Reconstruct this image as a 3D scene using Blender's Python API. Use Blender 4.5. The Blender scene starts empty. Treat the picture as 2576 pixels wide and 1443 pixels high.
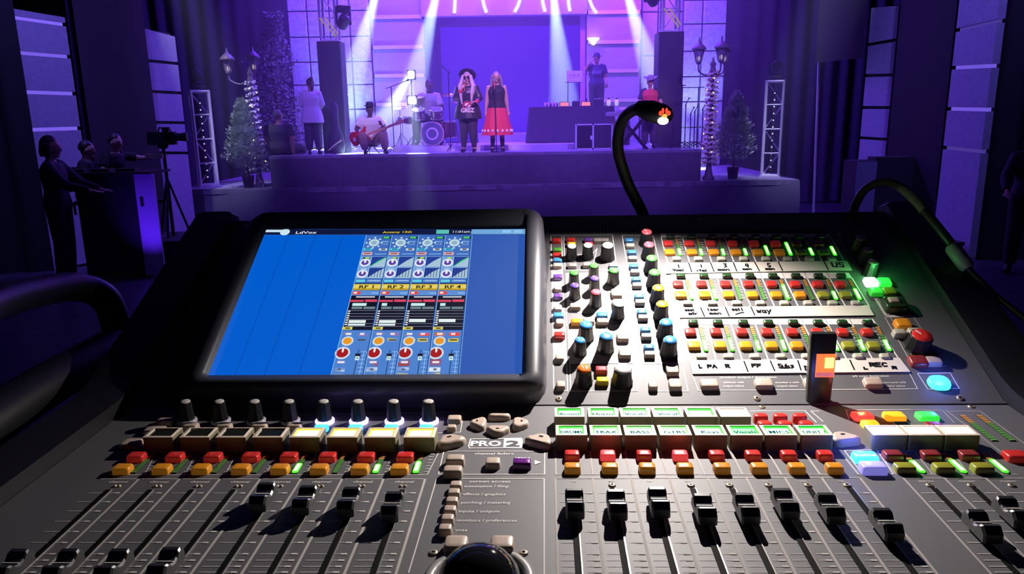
# Live-sound mixing console in a dark theatre, band on a hazy violet stage behind it.
import bpy, bmesh, math, random
import numpy as np
from mathutils import Vector, Matrix

random.seed(7)
C = bpy.context.scene.collection
PI = math.pi

# ------------------------------------------------------------------ camera
W, H, F = 2576.0, 1443.0, 1860.0
CAM = Vector((0, 0, 2.75))
PITCH = math.atan((721.5 - 300.0) / F)
ROLL = -0.0165
RC = (Matrix.Rotation(PI / 2 - PITCH, 4, 'X') @ Matrix.Rotation(ROLL, 4, 'Z'))
cam_d = bpy.data.cameras.new('camera')
cam_d.sensor_width = 36.0
cam_d.lens = 36.0 * F / W
cam_d.clip_start = 0.02
cam_d.clip_end = 200
cam = bpy.data.objects.new('camera', cam_d)
C.objects.link(cam)
cam.matrix_world = Matrix.Translation(CAM) @ RC
bpy.context.scene.camera = cam

# ------------------------------------------------------------------ world, view
sc = bpy.context.scene
world = bpy.data.worlds.new('world')
sc.world = world
world.use_nodes = True
world.node_tree.nodes['Background'].inputs[0].default_value = (0.09, 0.07, 0.5, 1)
world.node_tree.nodes['Background'].inputs[1].default_value = 0.012
sc.view_settings.view_transform = 'Standard'
sc.view_settings.look = 'None'
sc.view_settings.exposure = 0.0
sc.view_settings.gamma = 1.0
sc.view_settings.use_curve_mapping = False
sc.cycles.use_denoising = True
sc.cycles.max_bounces = 5
sc.cycles.diffuse_bounces = 2
sc.cycles.glossy_bounces = 2
sc.cycles.transmission_bounces = 3
sc.cycles.volume_bounces = 0
sc.cycles.transparent_max_bounces = 8
sc.cycles.sample_clamp_indirect = 3.0
sc.cycles.use_light_tree = True

# ------------------------------------------------------------------ picking helpers
def ray(px, py):
    v = Vector(((px - W / 2) / F, -(py - H / 2) / F, -1.0))
    return (RC.to_3x3() @ v)
def atY(px, py, Y):
    d = ray(px, py); t = Y / d.y
    return CAM + d * t
def atZ(px, py, z):
    d = ray(px, py); t = (z - CAM.z) / d.z
    return CAM + d * t
def depth_pt(px, py, dep):
    return CAM + ray(px, py) * dep

# ------------------------------------------------------------------ materials
MATS = {}
def mat(name, col=(0.5, 0.5, 0.5), rough=0.5, metal=0.0, emit=None, es=0.0, bump=0.0, bscale=40.0,
        var=0.0, spec=0.5, alpha=None, trans=0.0, coat=0.0, sheen=0.0):
    if name in MATS: return MATS[name]
    m = bpy.data.materials.new(name); m.use_nodes = True
    nt = m.node_tree; p = nt.nodes['Principled BSDF']
    p.inputs['Base Color'].default_value = (*col, 1)
    p.inputs['Roughness'].default_value = rough
    p.inputs['Metallic'].default_value = metal
    p.inputs['Specular IOR Level'].default_value = spec
    if trans: p.inputs['Transmission Weight'].default_value = trans
    if coat: p.inputs['Coat Weight'].default_value = coat
    if sheen: p.inputs['Sheen Weight'].default_value = sheen
    if emit:
        p.inputs['Emission Color'].default_value = (*emit, 1)
        p.inputs['Emission Strength'].default_value = es
    if bump or var:
        tc = nt.nodes.new('ShaderNodeTexCoord')
        nz = nt.nodes.new('ShaderNodeTexNoise'); nz.inputs['Scale'].default_value = bscale
        nz.inputs['Detail'].default_value = 3
        nt.links.new(tc.outputs['Object'], nz.inputs['Vector'])
        if bump:
            b = nt.nodes.new('ShaderNodeBump'); b.inputs['Strength'].default_value = bump
            b.inputs['Distance'].default_value = 0.3 / bscale
            nt.links.new(nz.outputs['Fac'], b.inputs['Height'])
            nt.links.new(b.outputs['Normal'], p.inputs['Normal'])
        if var:
            mr = nt.nodes.new('ShaderNodeMapRange')
            mr.inputs['From Min'].default_value = 0.3; mr.inputs['From Max'].default_value = 0.7
            mr.inputs['To Min'].default_value = 1 - var; mr.inputs['To Max'].default_value = 1 + var
            nt.links.new(nz.outputs['Fac'], mr.inputs['Value'])
            mx = nt.nodes.new('ShaderNodeVectorMath'); mx.operation = 'SCALE'
            mx.inputs[0].default_value = col
            nt.links.new(mr.outputs['Result'], mx.inputs['Scale'])
            nt.links.new(mx.outputs['Vector'], p.inputs['Base Color'])
    MATS[name] = m
    return m

def attr_mat(name, emission=0.0, rough=0.5):
    if name in MATS: return MATS[name]
    m = bpy.data.materials.new(name); m.use_nodes = True
    nt = m.node_tree; p = nt.nodes['Principled BSDF']
    a = nt.nodes.new('ShaderNodeAttribute'); a.attribute_name = 'Col'
    p.inputs['Roughness'].default_value = rough
    if emission:
        p.inputs['Base Color'].default_value = (0.01, 0.01, 0.012, 1)
        p.inputs['Emission Strength'].default_value = emission
        nt.links.new(a.outputs['Color'], p.inputs['Emission Color'])
    else:
        nt.links.new(a.outputs['Color'], p.inputs['Base Color'])
    MATS[name] = m
    return m

def srgb(r, g, b):
    f = lambda c: (c / 255 / 12.92) if c / 255 <= 0.04045 else ((c / 255 + 0.055) / 1.055) ** 2.4
    return (f(r), f(g), f(b))

# ------------------------------------------------------------------ mesh builder
class MB:
    def __init__(s):
        s.v = []; s.f = []; s.m = []; s.c = []; s.sm = []
    def add(s, verts, faces, M=None, mi=0, col=None, smooth=False):
        n = len(s.v)
        if M is not None: verts = [M @ Vector(p) for p in verts]
        s.v += [tuple(p) for p in verts]
        for f in faces:
            s.f.append([i + n for i in f]); s.m.append(mi); s.c.append(col); s.sm.append(smooth)
        return s
    def box(s, c, d, M=None, mi=0, col=None, rot=0):
        x, y, z = d[0] / 2, d[1] / 2, d[2] / 2
        vs = [(-x, -y, -z), (x, -y, -z), (x, y, -z), (-x, y, -z), (-x, -y, z), (x, -y, z), (x, y, z), (-x, y, z)]
        if rot: R = Matrix.Rotation(rot, 3, 'Z'); vs = [R @ Vector(p) for p in vs]
        vs = [(p[0] + c[0], p[1] + c[1], p[2] + c[2]) for p in vs]
        return s.add(vs, [(0, 3, 2, 1), (4, 5, 6, 7), (0, 1, 5, 4), (1, 2, 6, 5), (2, 3, 7, 6), (3, 0, 4, 7)], M, mi, col)
    def loft(s, rings, M=None, mi=0, cap0=True, cap1=True, smooth=True, closed=True, col=None):
        n = len(rings[0]); vs = [p for r in rings for p in r]; fs = []
        for i in range(len(rings) - 1):
            for j in range(n if closed else n - 1):
                k = (j + 1) % n
                fs.append((i * n + j, i * n + k, (i + 1) * n + k, (i + 1) * n + j))
        s.add(vs, fs, M, mi, col, smooth)
        if cap0: s.add(rings[0], [tuple(reversed(range(n)))], M, mi, col, False)
        if cap1: s.add(rings[-1], [tuple(range(n))], M, mi, col, False)
        return s
    def lathe(s, prof, n=16, M=None, mi=0, c=(0, 0, 0), smooth=True, sx=1, sy=1, cap0=True, cap1=True):
        rings = [[(c[0] + r * sx * math.cos(2 * PI * j / n), c[1] + r * sy * math.sin(2 * PI * j / n), c[2] + z)
                  for j in range(n)] for r, z in prof]
        return s.loft(rings, M, mi, cap0, cap1, smooth)
    def tube(s, pts, rad, n=8, M=None, mi=0, smooth=True, caps=True, ell=None):
        pts = [Vector(p) for p in pts]
        if not isinstance(rad, (list, tuple)): rad = [rad] * len(pts)
        rings = []; up = None
        for i, p in enumerate(pts):
            a = pts[max(0, i - 1)]; b = pts[min(len(pts) - 1, i + 1)]
            t = (b - a)
            if t.length < 1e-9: t = Vector((0, 0, 1))
            t.normalize()
            if up is None:
                up = Vector((0, 0, 1)) if abs(t.z) < 0.9 else Vector((0, 1, 0))
                up = (up - t * up.dot(t)).normalized()
            else:
                up = up - t * up.dot(t)
                up = up.normalized() if up.length > 1e-6 else t.orthogonal().normalized()
            sd = t.cross(up)
            r = rad[i]; e = ell[i] if ell else 1
            rings.append([p + (up * math.cos(2 * PI * j / n) * r * e + sd * math.sin(2 * PI * j / n) * r) for j in range(n)])
        return s.loft(rings, M, mi, caps, caps, smooth)
    def cyl(s, a, b, r, n=10, M=None, mi=0, smooth=True):
        return s.tube([a, b], r, n, M, mi, smooth)
    def sphere(s, c, r, n=12, m=8, M=None, mi=0, f=None):
        if not isinstance(r, (list, tuple)): r = (r, r, r)
        rings = []
        for i in range(m + 1):
            th = PI * i / m; z = -math.cos(th); q = max(math.sin(th), 0.02)
            ring = []
            for j in range(n):
                ph = 2 * PI * j / n
                p = (q * math.cos(ph), q * math.sin(ph), z)
                if f: p = f(p)
                ring.append((c[0] + p[0] * r[0], c[1] + p[1] * r[1], c[2] + p[2] * r[2]))
            rings.append(ring)
        return s.loft(rings, M, mi, True, True, True)
    def keycap(s, levels, M=None, mi=0, n=4, smooth=True):
        """levels: (z, half x, half y, corner radius[, offset y])"""
        rings = []
        for L in levels:
            z, hx, hy, cr = L[:4]; oy = L[4] if len(L) > 4 else 0
            cr = min(cr, hx * .99, hy * .99); ring = []
            for q, (sx, sy) in enumerate(((1, 1), (-1, 1), (-1, -1), (1, -1))):
                for k in range(n):
                    a = PI / 2 * q + PI / 2 * k / (n - 1)
                    ring.append((sx * (hx - cr) + cr * math.cos(a), oy + sy * (hy - cr) + cr * math.sin(a), z))
            rings.append(ring)
        return s.loft(rings, M, mi, False, True, smooth)
    def quad(s, pts, M=None, mi=0, col=None):
        return s.add(pts, [tuple(range(len(pts)))], M, mi, col)
    def mesh(s, name, mats):
        me = bpy.data.meshes.new(name)
        me.from_pydata(s.v, [], s.f)
        for m in mats: me.materials.append(m)
        me.polygons.foreach_set('material_index', s.m)
        me.polygons.foreach_set('use_smooth', s.sm)
        if any(c is not None for c in s.c):
            at = me.color_attributes.new('Col', 'FLOAT_COLOR', 'CORNER')
            buf = []
            for f, c in zip(s.f, s.c):
                c = c or (1, 1, 1)
                for _ in f: buf += [c[0], c[1], c[2], 1.0]
            at.data.foreach_set('color', buf)
        me.update()
        return me

def tag(o, label=None, cat=None, group=None, kind=None):
    if label: o['label'] = label
    if cat: o['category'] = cat
    if group: o['group'] = group
    if kind: o['kind'] = kind
    return o
def link(name, me, parent=None, M=None):
    """M is in parent space (or world when there is no parent)"""
    o = bpy.data.objects.new(name, me); C.objects.link(o)
    if parent is not None: o.parent = parent
    if M is not None: o.matrix_basis = M
    return o
def build(mb, name, m, parent=None, M=None):
    ms = m if isinstance(m, (list, tuple)) else [m]
    return link(name, mb.mesh(name, ms), parent, M)
def thing(name, label, cat, loc=(0, 0, 0), rz=0, group=None, scale=1):
    o = bpy.data.objects.new(name, None); C.objects.link(o)
    o.empty_display_size = 0.1
    o.matrix_basis = Matrix.Translation(Vector(loc)) @ Matrix.Rotation(rz, 4, 'Z') @ Matrix.Scale(scale, 4)
    return tag(o, label, cat, group)
def copy_tree(o, parent=None):
    c = o.copy(); C.objects.link(c)
    if parent is not None: c.parent = parent
    for ch in list(o.children): copy_tree(ch, c)
    return c

TXT = {}
def text_geo(s, bold=0.0):
    """flat lettering, 1 unit high, centred on x=0, baseline y=0; returns (verts, faces, width)"""
    k = (s, bold)
    if k in TXT: return TXT[k]
    cu = bpy.data.curves.new('lettering', 'FONT'); cu.body = s; cu.size = 1.0; cu.align_x = 'CENTER'
    cu.resolution_u = 2; cu.offset = bold
    o = bpy.data.objects.new('lettering', cu)
    me = bpy.data.meshes.new_from_object(o)
    vs = [tuple(v.co) for v in me.vertices]; fs = [tuple(p.vertices) for p in me.polygons]
    w = (max(v[0] for v in vs) - min(v[0] for v in vs)) if vs else 0
    bpy.data.objects.remove(o); bpy.data.meshes.remove(me); bpy.data.curves.remove(cu)
    TXT[k] = (vs, fs, w)
    return TXT[k]
# ------------------------------------------------------------------ stage wash lights
def aim(o, tgt):
    o.matrix_basis = Matrix.Translation(o.location) @ (Vector(tgt) - o.location).to_track_quat('-Z', 'Y').to_matrix().to_4x4()
def spot(name, loc, tgt, power, col, angle, blend=0.3, rad=0.05, parent=None):
    l = bpy.data.lights.new(name, 'SPOT'); l.energy = power; l.color = col
    l.spot_size = math.radians(angle); l.spot_blend = blend; l.shadow_soft_size = rad
    o = bpy.data.objects.new(name, l); C.objects.link(o); o.location = loc; aim(o, tgt)
    return o
def area(name, loc, tgt, power, col, sx, sy):
    l = bpy.data.lights.new(name, 'AREA'); l.energy = power; l.color = col
    l.shape = 'RECTANGLE'; l.size = sx; l.size_y = sy
    o = bpy.data.objects.new(name, l); C.objects.link(o); o.location = loc; aim(o, tgt)
    return o
DECK, WING = 2.065, 1.395        # stage heights
YF = 16.0                        # front of the stage
def floor_z(Y): return 0.15 + (16.0 - Y) * 0.09
VIO = (0.17, 0.04, 1.0); PNK = (1.0, 0.05, 0.75)
area('violet_wash_light', (0.0, 18.6, 9.2), (0, 21.6, 3.2), 3800, VIO, 8, 0.8)
for x, cu in ((-4.4, (.22, .45, 1.0)), (-2.9, (.2, .1, 1.0)), (2.7, (.2, .1, 1.0)), (5.1, (.25, .35, 1.0))):
    spot('violet_uplight', (x, 20.0, DECK + .15), (x, 21.2, 4.6), 420, cu, 75, 1.0, .1)
for x in (-4.5, 0, 4.5):
    spot('violet_front_light', (x, 6.5, 10.0), (x * .55, 17.6, 2.6), 4600, (.28, .12, 1.0), 27, .8, .15)
area('house_wash_light', (0.0, 6.0, 9.5), (0.0, 15, 1.0), 100, (.2, .12, 1.0), 14, 2.0)
for x in (-1, 1):
    spot('side_wall_light', (x * 5.5, 9.0, 9.5), (x * 8.2, 12.2, 3.5), 2300, (.2, .15, 1.0), 62, 1.0, .2)
    spot('wing_light', (x * 6.5, 12.5, 9.0), (x * 6.0, 16.6, 2.0), 3300, (.66, .66, 1.0), 19, 1.0, .1)
spot('singer_light', (1.0, 7.0, 9.5), (-.5, 16.6, 2.9), 4200, (1.0, .5, .75), 11, .8, .1)
spot('bass_player_light', (-3.2, 8.0, 9.5), (-3.0, 16.6, 2.6), 1800, (1.0, .7, .75), 6, .8, .1)
spot('key_player_light', (3.5, 8.0, 9.5), (3.1, 17.1, 3.0), 2000, (1.0, .5, .75), 8, .8, .1)  # spot added to bring out the keyboard player's red waistcoat
spot('pink_side_light', (5.0, 19.2, 8.8), (3.2, 21.8, 5.0), 900, PNK, 45, 1.0)
spot('pink_header_light', (-0.6, 18.5, 9.2), (-0.2, 22, 6.2), 350, PNK, 30, 1.0)
spot('pink_header_light', (1.2, 18.5, 9.2), (1.4, 22, 6.2), 350, PNK, 30, 1.0)
# ------------------------------------------------------------------ setting
M_BLACK = mat('matt_black', (0.012, 0.012, 0.016), 0.7)
M_FLOOR = mat('dark_floor', (0.03, 0.03, 0.045), 0.38, bump=0.15, bscale=3, var=0.3)
M_WALL = mat('dark_wall', (0.02, 0.018, 0.035), 0.8, var=0.3, bscale=2)
M_DRAPE = mat('black_drape', (0.006, 0.006, 0.008), 0.85, bump=0.1, bscale=30)
M_SKIRT = mat('stage_skirt_cloth', (0.13, 0.12, 0.17), 0.6, bump=0.2, bscale=25, sheen=0.2)
M_DECK = mat('stage_deck_paint', (0.3, 0.28, 0.36), 0.35, var=0.2, bscale=4)
M_FASCIA = mat('stage_fascia', (0.13, 0.12, 0.16), 0.55, var=0.15, bscale=6)
M_TILE = mat('stone_tile', (0.5, 0.48, 0.55), 0.7, bump=0.3, bscale=9, var=0.25)
M_TILE2 = mat('painted_panel', (0.4, 0.38, 0.45), 0.7, bump=0.1, bscale=20, var=0.12)
M_STRIP = mat('pale_rail', (0.72, 0.7, 0.8), 0.5)
M_ALU = mat('aluminium', (0.78, 0.78, 0.8), 0.4, 0.15)
M_SPK = mat('speaker_black', (0.045, 0.045, 0.06), 0.7)
M_WPANEL = mat('house_panel', (0.33, 0.32, 0.4), 0.8, bump=0.1, bscale=14, var=0.08)

def struct(name, mb, m, M=None, parent=None):
    o = build(mb, name, m, parent, M)
    if parent is None: o['kind'] = 'structure'
    return o
mb = MB(); mb.quad([(-16, -3, floor_z(-3)), (16, -3, floor_z(-3)), (16, 16, floor_z(16)), (-16, 16, floor_z(16))])
mb.quad([(-16, 16, floor_z(16)), (16, 16, floor_z(16)), (16, 26, floor_z(16)), (-16, 26, floor_z(16))])
struct('floor', mb, M_FLOOR)
mb = MB().box((0, 26.1, 6), (32, 0.2, 14)); struct('wall_back', mb, M_WALL)
mb = MB().box((-16.1, 11.5, 6), (0.2, 29, 14)); struct('wall_left', mb, M_WALL)
mb = MB().box((16.1, 11.5, 6), (0.2, 29, 14)); struct('wall_right', mb, M_WALL)
mb = MB().box((0, 11.5, 13.1), (32.4, 29, 0.2)); struct('ceiling', mb, M_WALL)

# stage: low wing platform, centre deck
xl, xr = -5.13, 4.09
mb = MB().box((-0.45, 19.5, WING - 0.06), (13.3, 7.0, 0.12))
o = struct('trim_wing_platform', mb, M_DECK)
mb = MB().box(((xl + xr) / 2, YF + 3.2, DECK - 0.03), (xr - xl, 6.4, 0.06))
t = thing('stage_deck', 'raised centre stage deck with plain dark front panel under the band', 'stage', ((xl + xr) / 2, YF, WING))
build(MB().box((0, 3.2, DECK - WING - 0.03), (xr - xl, 6.4, 0.06)), 'deck_top', M_DECK, t)
# fascia boards
n = 6; w = (xr - xl) / n
for i in range(n):
    build(MB().box((-(xr - xl) / 2 + w * (i + .5), 0.02, (DECK - WING - 0.06) / 2), (w - 0.004, 0.04, DECK - WING - 0.062)), 'fascia_board', M_FASCIA, t)
build(MB().box((-(xr - xl) / 2 + 0.02, 3.2, (DECK - WING - 0.06) / 2), (0.04, 6.3, DECK - WING - 0.062)), 'side_board', M_FASCIA, t)
build(MB().box(((xr - xl) / 2 - 0.02, 3.2, (DECK - WING - 0.06) / 2), (0.04, 6.3, DECK - WING - 0.062)), 'side_board', M_FASCIA, t)

# skirt cloth hung along the wing platform edge, with slack folds
def skirt():
    mb = MB(); nx, nz = 240, 14; vs = []
    x0, x1 = -7.1, 6.2
    for i in range(nx + 1):
        u = i / nx; x = x0 + (x1 - x0) * u
        for k in range(nz + 1):
            v = k / nz; z = WING - 0.01 - v * (WING - 0.17)
            s = math.sin(x * 2.1 + v * 2.2) * 0.05 + math.sin(x * 5.3 - v * 4 + 1) * 0.02 + math.sin(x * 1.1 + v * 5.2) * .04
            y = YF - 0.06 - v * 0.12 - (0.3 + v) * (s + 0.03) * 0.7
            vs.append((x, y, z))
    fs = []
    for i in range(nx):
        for k in range(nz):
            a = i * (nz + 1) + k
            fs.append((a, a + 1, a + nz + 2, a + nz + 1))
    mb.add(vs, fs, smooth=True)
    return mb
o = build(skirt(), 'stage_skirt', M_SKIRT)
tag(o, 'dark cloth skirt hanging in slack folds along the stage edge', 'stage skirt')
mb = MB()
mb.box((-0.45, YF - 0.07, WING - 0.06), (13.3, 0.03, 0.1))
o = build(mb, 'skirt_header_band', mat('hook_tape', (0.22, 0.2, 0.27), 0.7, var=0.4, bscale=5))
tag(o, 'pale fastening band along the top of the stage skirt', 'fabric band')

# ------------------------------------------------------------------ back set at Y = 21
YB = 21.0
def px_x(px, py=250, Y=YB): return atY(px, py, Y).x
def px_z(px, py, Y=YB): return atY(px, py, Y).z
def tile_wall(name, label, pxs, pys, px_mid, zbot, Y, m, ztop=None, gap=0.035):
    xs = [px_x(p, 200, Y) for p in pxs]; zs = [px_z(px_mid, p, Y) for p in pys]
    if ztop: zs = [ztop] + zs
    zs.append(zbot)
    t = thing(name, label, 'stage set', ((xs[0] + xs[-1]) / 2, Y, zbot))
    cx = (xs[0] + xs[-1]) / 2
    build(MB().box((0, 0.12, (zs[0] - zbot) / 2), (xs[-1] - xs[0], 0.1, zs[0] - zbot)), 'backing', M_SPK, t)
    for i in range(len(xs) - 1):
        for k in range(len(zs) - 1):
            w, h = xs[i + 1] - xs[i] - gap, zs[k] - zs[k + 1] - gap
            if w < 0.03 or h < 0.03: continue
            mb = MB(); d = random.uniform(-0.008, 0.008)
            mb.keycap([(0, w / 2, h / 2, 0.01), (0.06, w / 2, h / 2, 0.01), (0.075 + d, w / 2 - .015, h / 2 - .015, 0.01)],
                      Matrix.Translation(((xs[i] + xs[i + 1]) / 2 - cx, 0.07, (zs[k] + zs[k + 1]) / 2 - zbot)) @ Matrix.Rotation(PI / 2, 4, 'X'), n=2, smooth=False)
            build(mb, 'tile', m, t)
    return t
tile_wall('stone_tile_wall', 'tall wall of large square stone tiles behind the left speaker column',
          [735, 783, 838, 888, 938], [-60, 27, 92, 155, 213, 275, 335], 850, DECK, YB, M_TILE, 8.5)
tile_wall('stone_tile_wall', 'tall wall of large square stone tiles behind the right lamp post',
          [1715, 1762, 1822], [-60, 0, 60, 128, 192, 255, 320], 1765, WING, YB, M_TILE, 8.5)
tile_wall('stone_tile_wall', 'narrow pink-lit set wall left of the right speaker column',
          [1611, 1652, 1716], [-60, 30, 140, 250], 1660, DECK, YB + 0.3, M_TILE2, 8.5)
def rail_panel(label, p0, p1, ys, Y, zbot, ztop):
    xm = (p0 + p1) / 2; x0, x1 = px_x(p0, 200, Y), px_x(p1, 200, Y)
    t = thing('set_panel', label, 'stage set', ((x0 + x1) / 2, Y, zbot))
    w = x1 - x0
    zs = sorted([px_z(xm, y, Y) for y in ys], reverse=True); edges = [ztop] + zs + [zbot]
    build(MB().box((0, 0.14, (ztop - zbot) / 2), (w, 0.06, ztop - zbot)), 'backing', M_SPK, t)
    for k in range(len(edges) - 1):
        a = edges[k] - (0.06 if k else 0); b = edges[k + 1] + (0.06 if k < len(edges) - 2 else 0)
        build(MB().box((0, 0.08, (a + b) / 2 - zbot), (w, 0.06, a - b)), 'panel', M_TILE2, t)
    for z in zs:
        build(MB().box((0, 0.05, z - zbot), (w * 0.96, 0.1, 0.1)), 'rail', M_STRIP, t)
    return t
rail_panel('violet-lit set panel with pale horizontal rails left of the dark screen', 940, 1070, [-40, 42, 118, 190, 262], YB, DECK, 8.5)
rail_panel('violet-lit set panel with pale horizontal rails right of the dark screen', 1476, 1610, [-50, 30, 105, 178, 252], YB, DECK, 8.5)
# small wall lamp and curved lit strip on the right panel
t = thing('wall_lamp', 'small lit wall lamp on the right rail panel', 'lamp', (px_x(1492, 105), YB - .05, px_z(1492, 105)))
M_WARM = mat('warm_glass_lit', (0.9, 0.8, 0.6), 0.4, emit=(1.0, 0.75, 0.45), es=2.2)
build(MB().lathe([(0.03, -.09), (0.05, -.08), (0.08, 0), (0.16, 0.06), (0.17, 0.09)], 14, smooth=True), 'shade', M_WARM, t)
build(MB().box((0, 0.06, -0.02), (0.08, 0.08, 0.1)), 'bracket', M_ALU, t)
# recessed dark screen; the blue haze light on it is put in as emission
M_SCREEN = mat('haze_lit_screen', (0.02, 0.02, 0.08), 0.4, emit=srgb(70, 22, 205), es=0.8)
x0, x1 = px_x(1112, 200, 22.5), px_x(1458, 200, 22.5); zt, zb = px_z(1288, 66, 22.5), DECK + 0.05
t = thing('back_screen', 'large dark violet-blue screen at the back centre of the stage', 'screen', ((x0 + x1) / 2, 22.5, zb))
build(MB().box((0, 0, (zt - zb) / 2), (x1 - x0, 0.06, zt - zb)), 'display', M_SCREEN, t)
fr = MB(); w = x1 - x0; h = zt - zb
fr.box((-w / 2 - .05, -.02, h / 2), (0.1, 0.12, h + .2)); fr.box((w / 2 + .05, -.02, h / 2), (0.1, 0.12, h + .2)); fr.box((0, -.02, h + .05), (w + .2, 0.12, 0.1))
build(fr, 'frame', mat('dark_frame', (0.05, 0.04, 0.1), 0.6), t)
mb = MB()
mb.box((px_x(1085, 200, 22.6), 22.7, 5.2), (0.9, 0.2, 6.5)); mb.box((px_x(1475, 200, 22.6), 22.7, 5.2), (0.9, 0.2, 6.5))
struct('trim_1', mb, mat('recess_wall', (0.16, 0.1, 0.35), 0.8))
# header beam with light strips
hz = px_z(1288, 38, YB)
t = thing('header_beam', 'violet-pink header beam above the screen with short lit strips', 'stage set', (px_x(1272), YB, hz))
build(MB().box((0, 0.1, 1.1), (px_x(1476) - px_x(1070), 0.3, 2.2)), 'beam', mat('header_paint', (0.5, 0.45, 0.6), 0.6, var=.1, bscale=3), t)
for px, dx in ((1143, -.02), (1224, 0.06), (1294, -.1), (1371, .05), (1433, .03), (1500, .12)):
    bx = px_x(px, 20) - px_x(1272)
    z0 = 0.06 if px != 1500 else 0.0
    mb = MB().tube([(bx, -.1, z0), (bx - dx, -.12, z0 + .16), (bx - 1.6 * dx, -.1, z0 + .34), (bx - 1.8 * dx, -.08, z0 + .6)], 0.045, 8)
    build(mb, 'lit_strip', mat('strip_light_lit', (1, .8, .85), .4, emit=(1.0, 0.6, 0.75), es=1.6), t)

for px_ in (1466, 1062):
    sm = MB().box((px_x(px_, 200, 21.2), 21.25, 5.2), (.14, .1, 6.2))
    o = build(sm, 'set_pillar', mat('pillar_paint', (.6, .25, .6), .6)); tag(o, 'narrow magenta-lit pillar %s of the dark screen' % ('right' if px_ > 1200 else 'left'), 'pillar', 'pillars beside the screen')
# drapes left and right of the set
def drape(label, x0, x1, Y, z0, z1, m, amp=0.08, per=0.45, Y1=None):
    n = max(8, int(abs(x1 - x0) / per * 8)); mb = MB(); vs = []
    for i in range(n + 1):
        u = i / n; y = Y + ((Y1 or Y) - Y) * u + amp * math.sin(u * abs(x1 - x0) / per * 2 * PI) + amp * .4 * math.sin(u * 13.7)
        for z in (z0, (z0 + z1) / 2, z1): vs.append((x0 + (x1 - x0) * u, y, z))
    fs = []
    for i in range(n):
        for k in range(2):
            a = i * 3 + k; fs.append((a, a + 3, a + 4, a + 1))
    mb.add(vs, fs, smooth=True)
    return tag(build(mb, 'stage_drape', m), label, 'drape')
M_NAVY = mat('navy_drape', (0.016, 0.013, 0.035), 0.85)
drape('dark drape closing the stage right of the tile wall', 5.85, 12.5, 22.2, 0.2, 12.5, M_NAVY)
drape('dark drape closing the stage left of the tile wall', -12.5, -5.95, 22.2, 0.2, 12.5, M_NAVY)

# ------------------------------------------------------------------ house side walls: tall leaning-look panels
def house_panel(label, corners, cuts, lit, Y0, Y1, dark_side=True, glow=1.0):
    """corners: px of top-left, top-right; cuts: list of (yl, yr) of the grooves; extends to the floor"""
    (ax, ay), (bx, by) = corners
    A = atY(ax, ay, Y0); B = atY(bx, by, Y1)
    zl = floor_z(Y0); zr = floor_z(Y1)
    t = thing('house_wall_panel', label, 'wall panel', (A.x, Y0, zl))
    ex = Vector((B.x - A.x, Y1 - Y0, 0)); Lx = ex.length; ang = math.atan2(ex.y, ex.x)
    R = Matrix.Rotation(ang, 4, 'Z')
    tops = [(A.z, B.z)]
    for yl, yr in cuts: tops.append((atY(ax, yl, Y0).z, atY(bx, yr, Y1).z))
    tops = [(a - zl, b - zl) for a, b in tops] + [(0, 0)]
    g = 0.055
    for k in range(len(tops) - 1):
        (l1, r1), (l0, r0) = tops[k], tops[k + 1]
        if k: l1 -= g / 2; r1 -= g / 2
        if k < len(tops) - 2: l0 += g / 2; r0 += g / 2
        vs = [(0, 0, l0), (Lx, 0, r0), (Lx, .12, r0), (0, .12, l0), (0, 0, l1), (Lx, 0, r1), (Lx, .12, r1), (0, .12, l1)]
        build(MB().add(vs, [(0, 3, 2, 1), (4, 5, 6, 7), (0, 1, 5, 4), (1, 2, 6, 5), (2, 3, 7, 6), (3, 0, 4, 7)], R), 'panel', M_WPANEL, t)
    for k in range(1, len(tops) - 1):
        l, r = tops[k]; on = lit[k - 1] * glow
        vs = [(0.02, 0.05, l - g / 2), (Lx - .02, 0.05, r - g / 2), (Lx - .02, .09, r - g / 2), (.02, .09, l - g / 2),
              (0.02, 0.05, l + g / 2), (Lx - .02, 0.05, r + g / 2), (Lx - .02, .09, r + g / 2), (.02, .09, l + g / 2)]
        m = mat('groove_light_%02d' % int(on * 10), (0.1, 0.1, 0.2), 0.6, emit=(0.24, 0.14, 1.0), es=on * .75) if on else M_BLACK
        build(MB().add(vs, [(0, 3, 2, 1), (4, 5, 6, 7), (0, 1, 5, 4), (1, 2, 6, 5), (2, 3, 7, 6), (3, 0, 4, 7)], R), 'light_slot', m, t)
    H_ = max(A.z - zl, B.z - zl)
    build(MB().box((Lx / 2, 0.3, H_ / 2), (Lx + .1, 0.3, H_), R), 'backing', M_BLACK, t)
    return t
house_panel('tall grey-violet wall panel with glowing slots at the far left', [(35, 22), (163, 44)],
            [(44, 62), (133, 143), (232, 236), (327, 323), (430, 424)], [1.2, 1, 1, 1, 0], 11.5, 12.2)
house_panel('tall grey-violet wall panel with dark joints left of the truss tower', [(357, 70), (440, 92)],
            [(152, 160), (230, 234), (308, 309), (385, 385)], [0, 0, 0, 0], 14.2, 15.0)
house_panel('tall grey-violet wall panel with glowing slots at the far right', [(2418, -40), (2522, -60)],
            [(76, 52), (170, 165), (273, 275), (370, 380)], [.3, .8, .8, .3], 11.9, 11.0)
house_panel('narrow grey-violet wall panel with dark joints half hidden by a drape', [(2192, 20), (2262, 14)],
            [(112, 100), (190, 188), (270, 270), (346, 350)], [0, 0, 0, 0], 14.6, 14.0)
drape('black drape between the two left wall panels', atY(180, 0, 12.6).x, atY(352, 0, 14.0).x, 12.6, 0.3, 9.5, M_DRAPE, .06, .4, 14.0)
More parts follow.
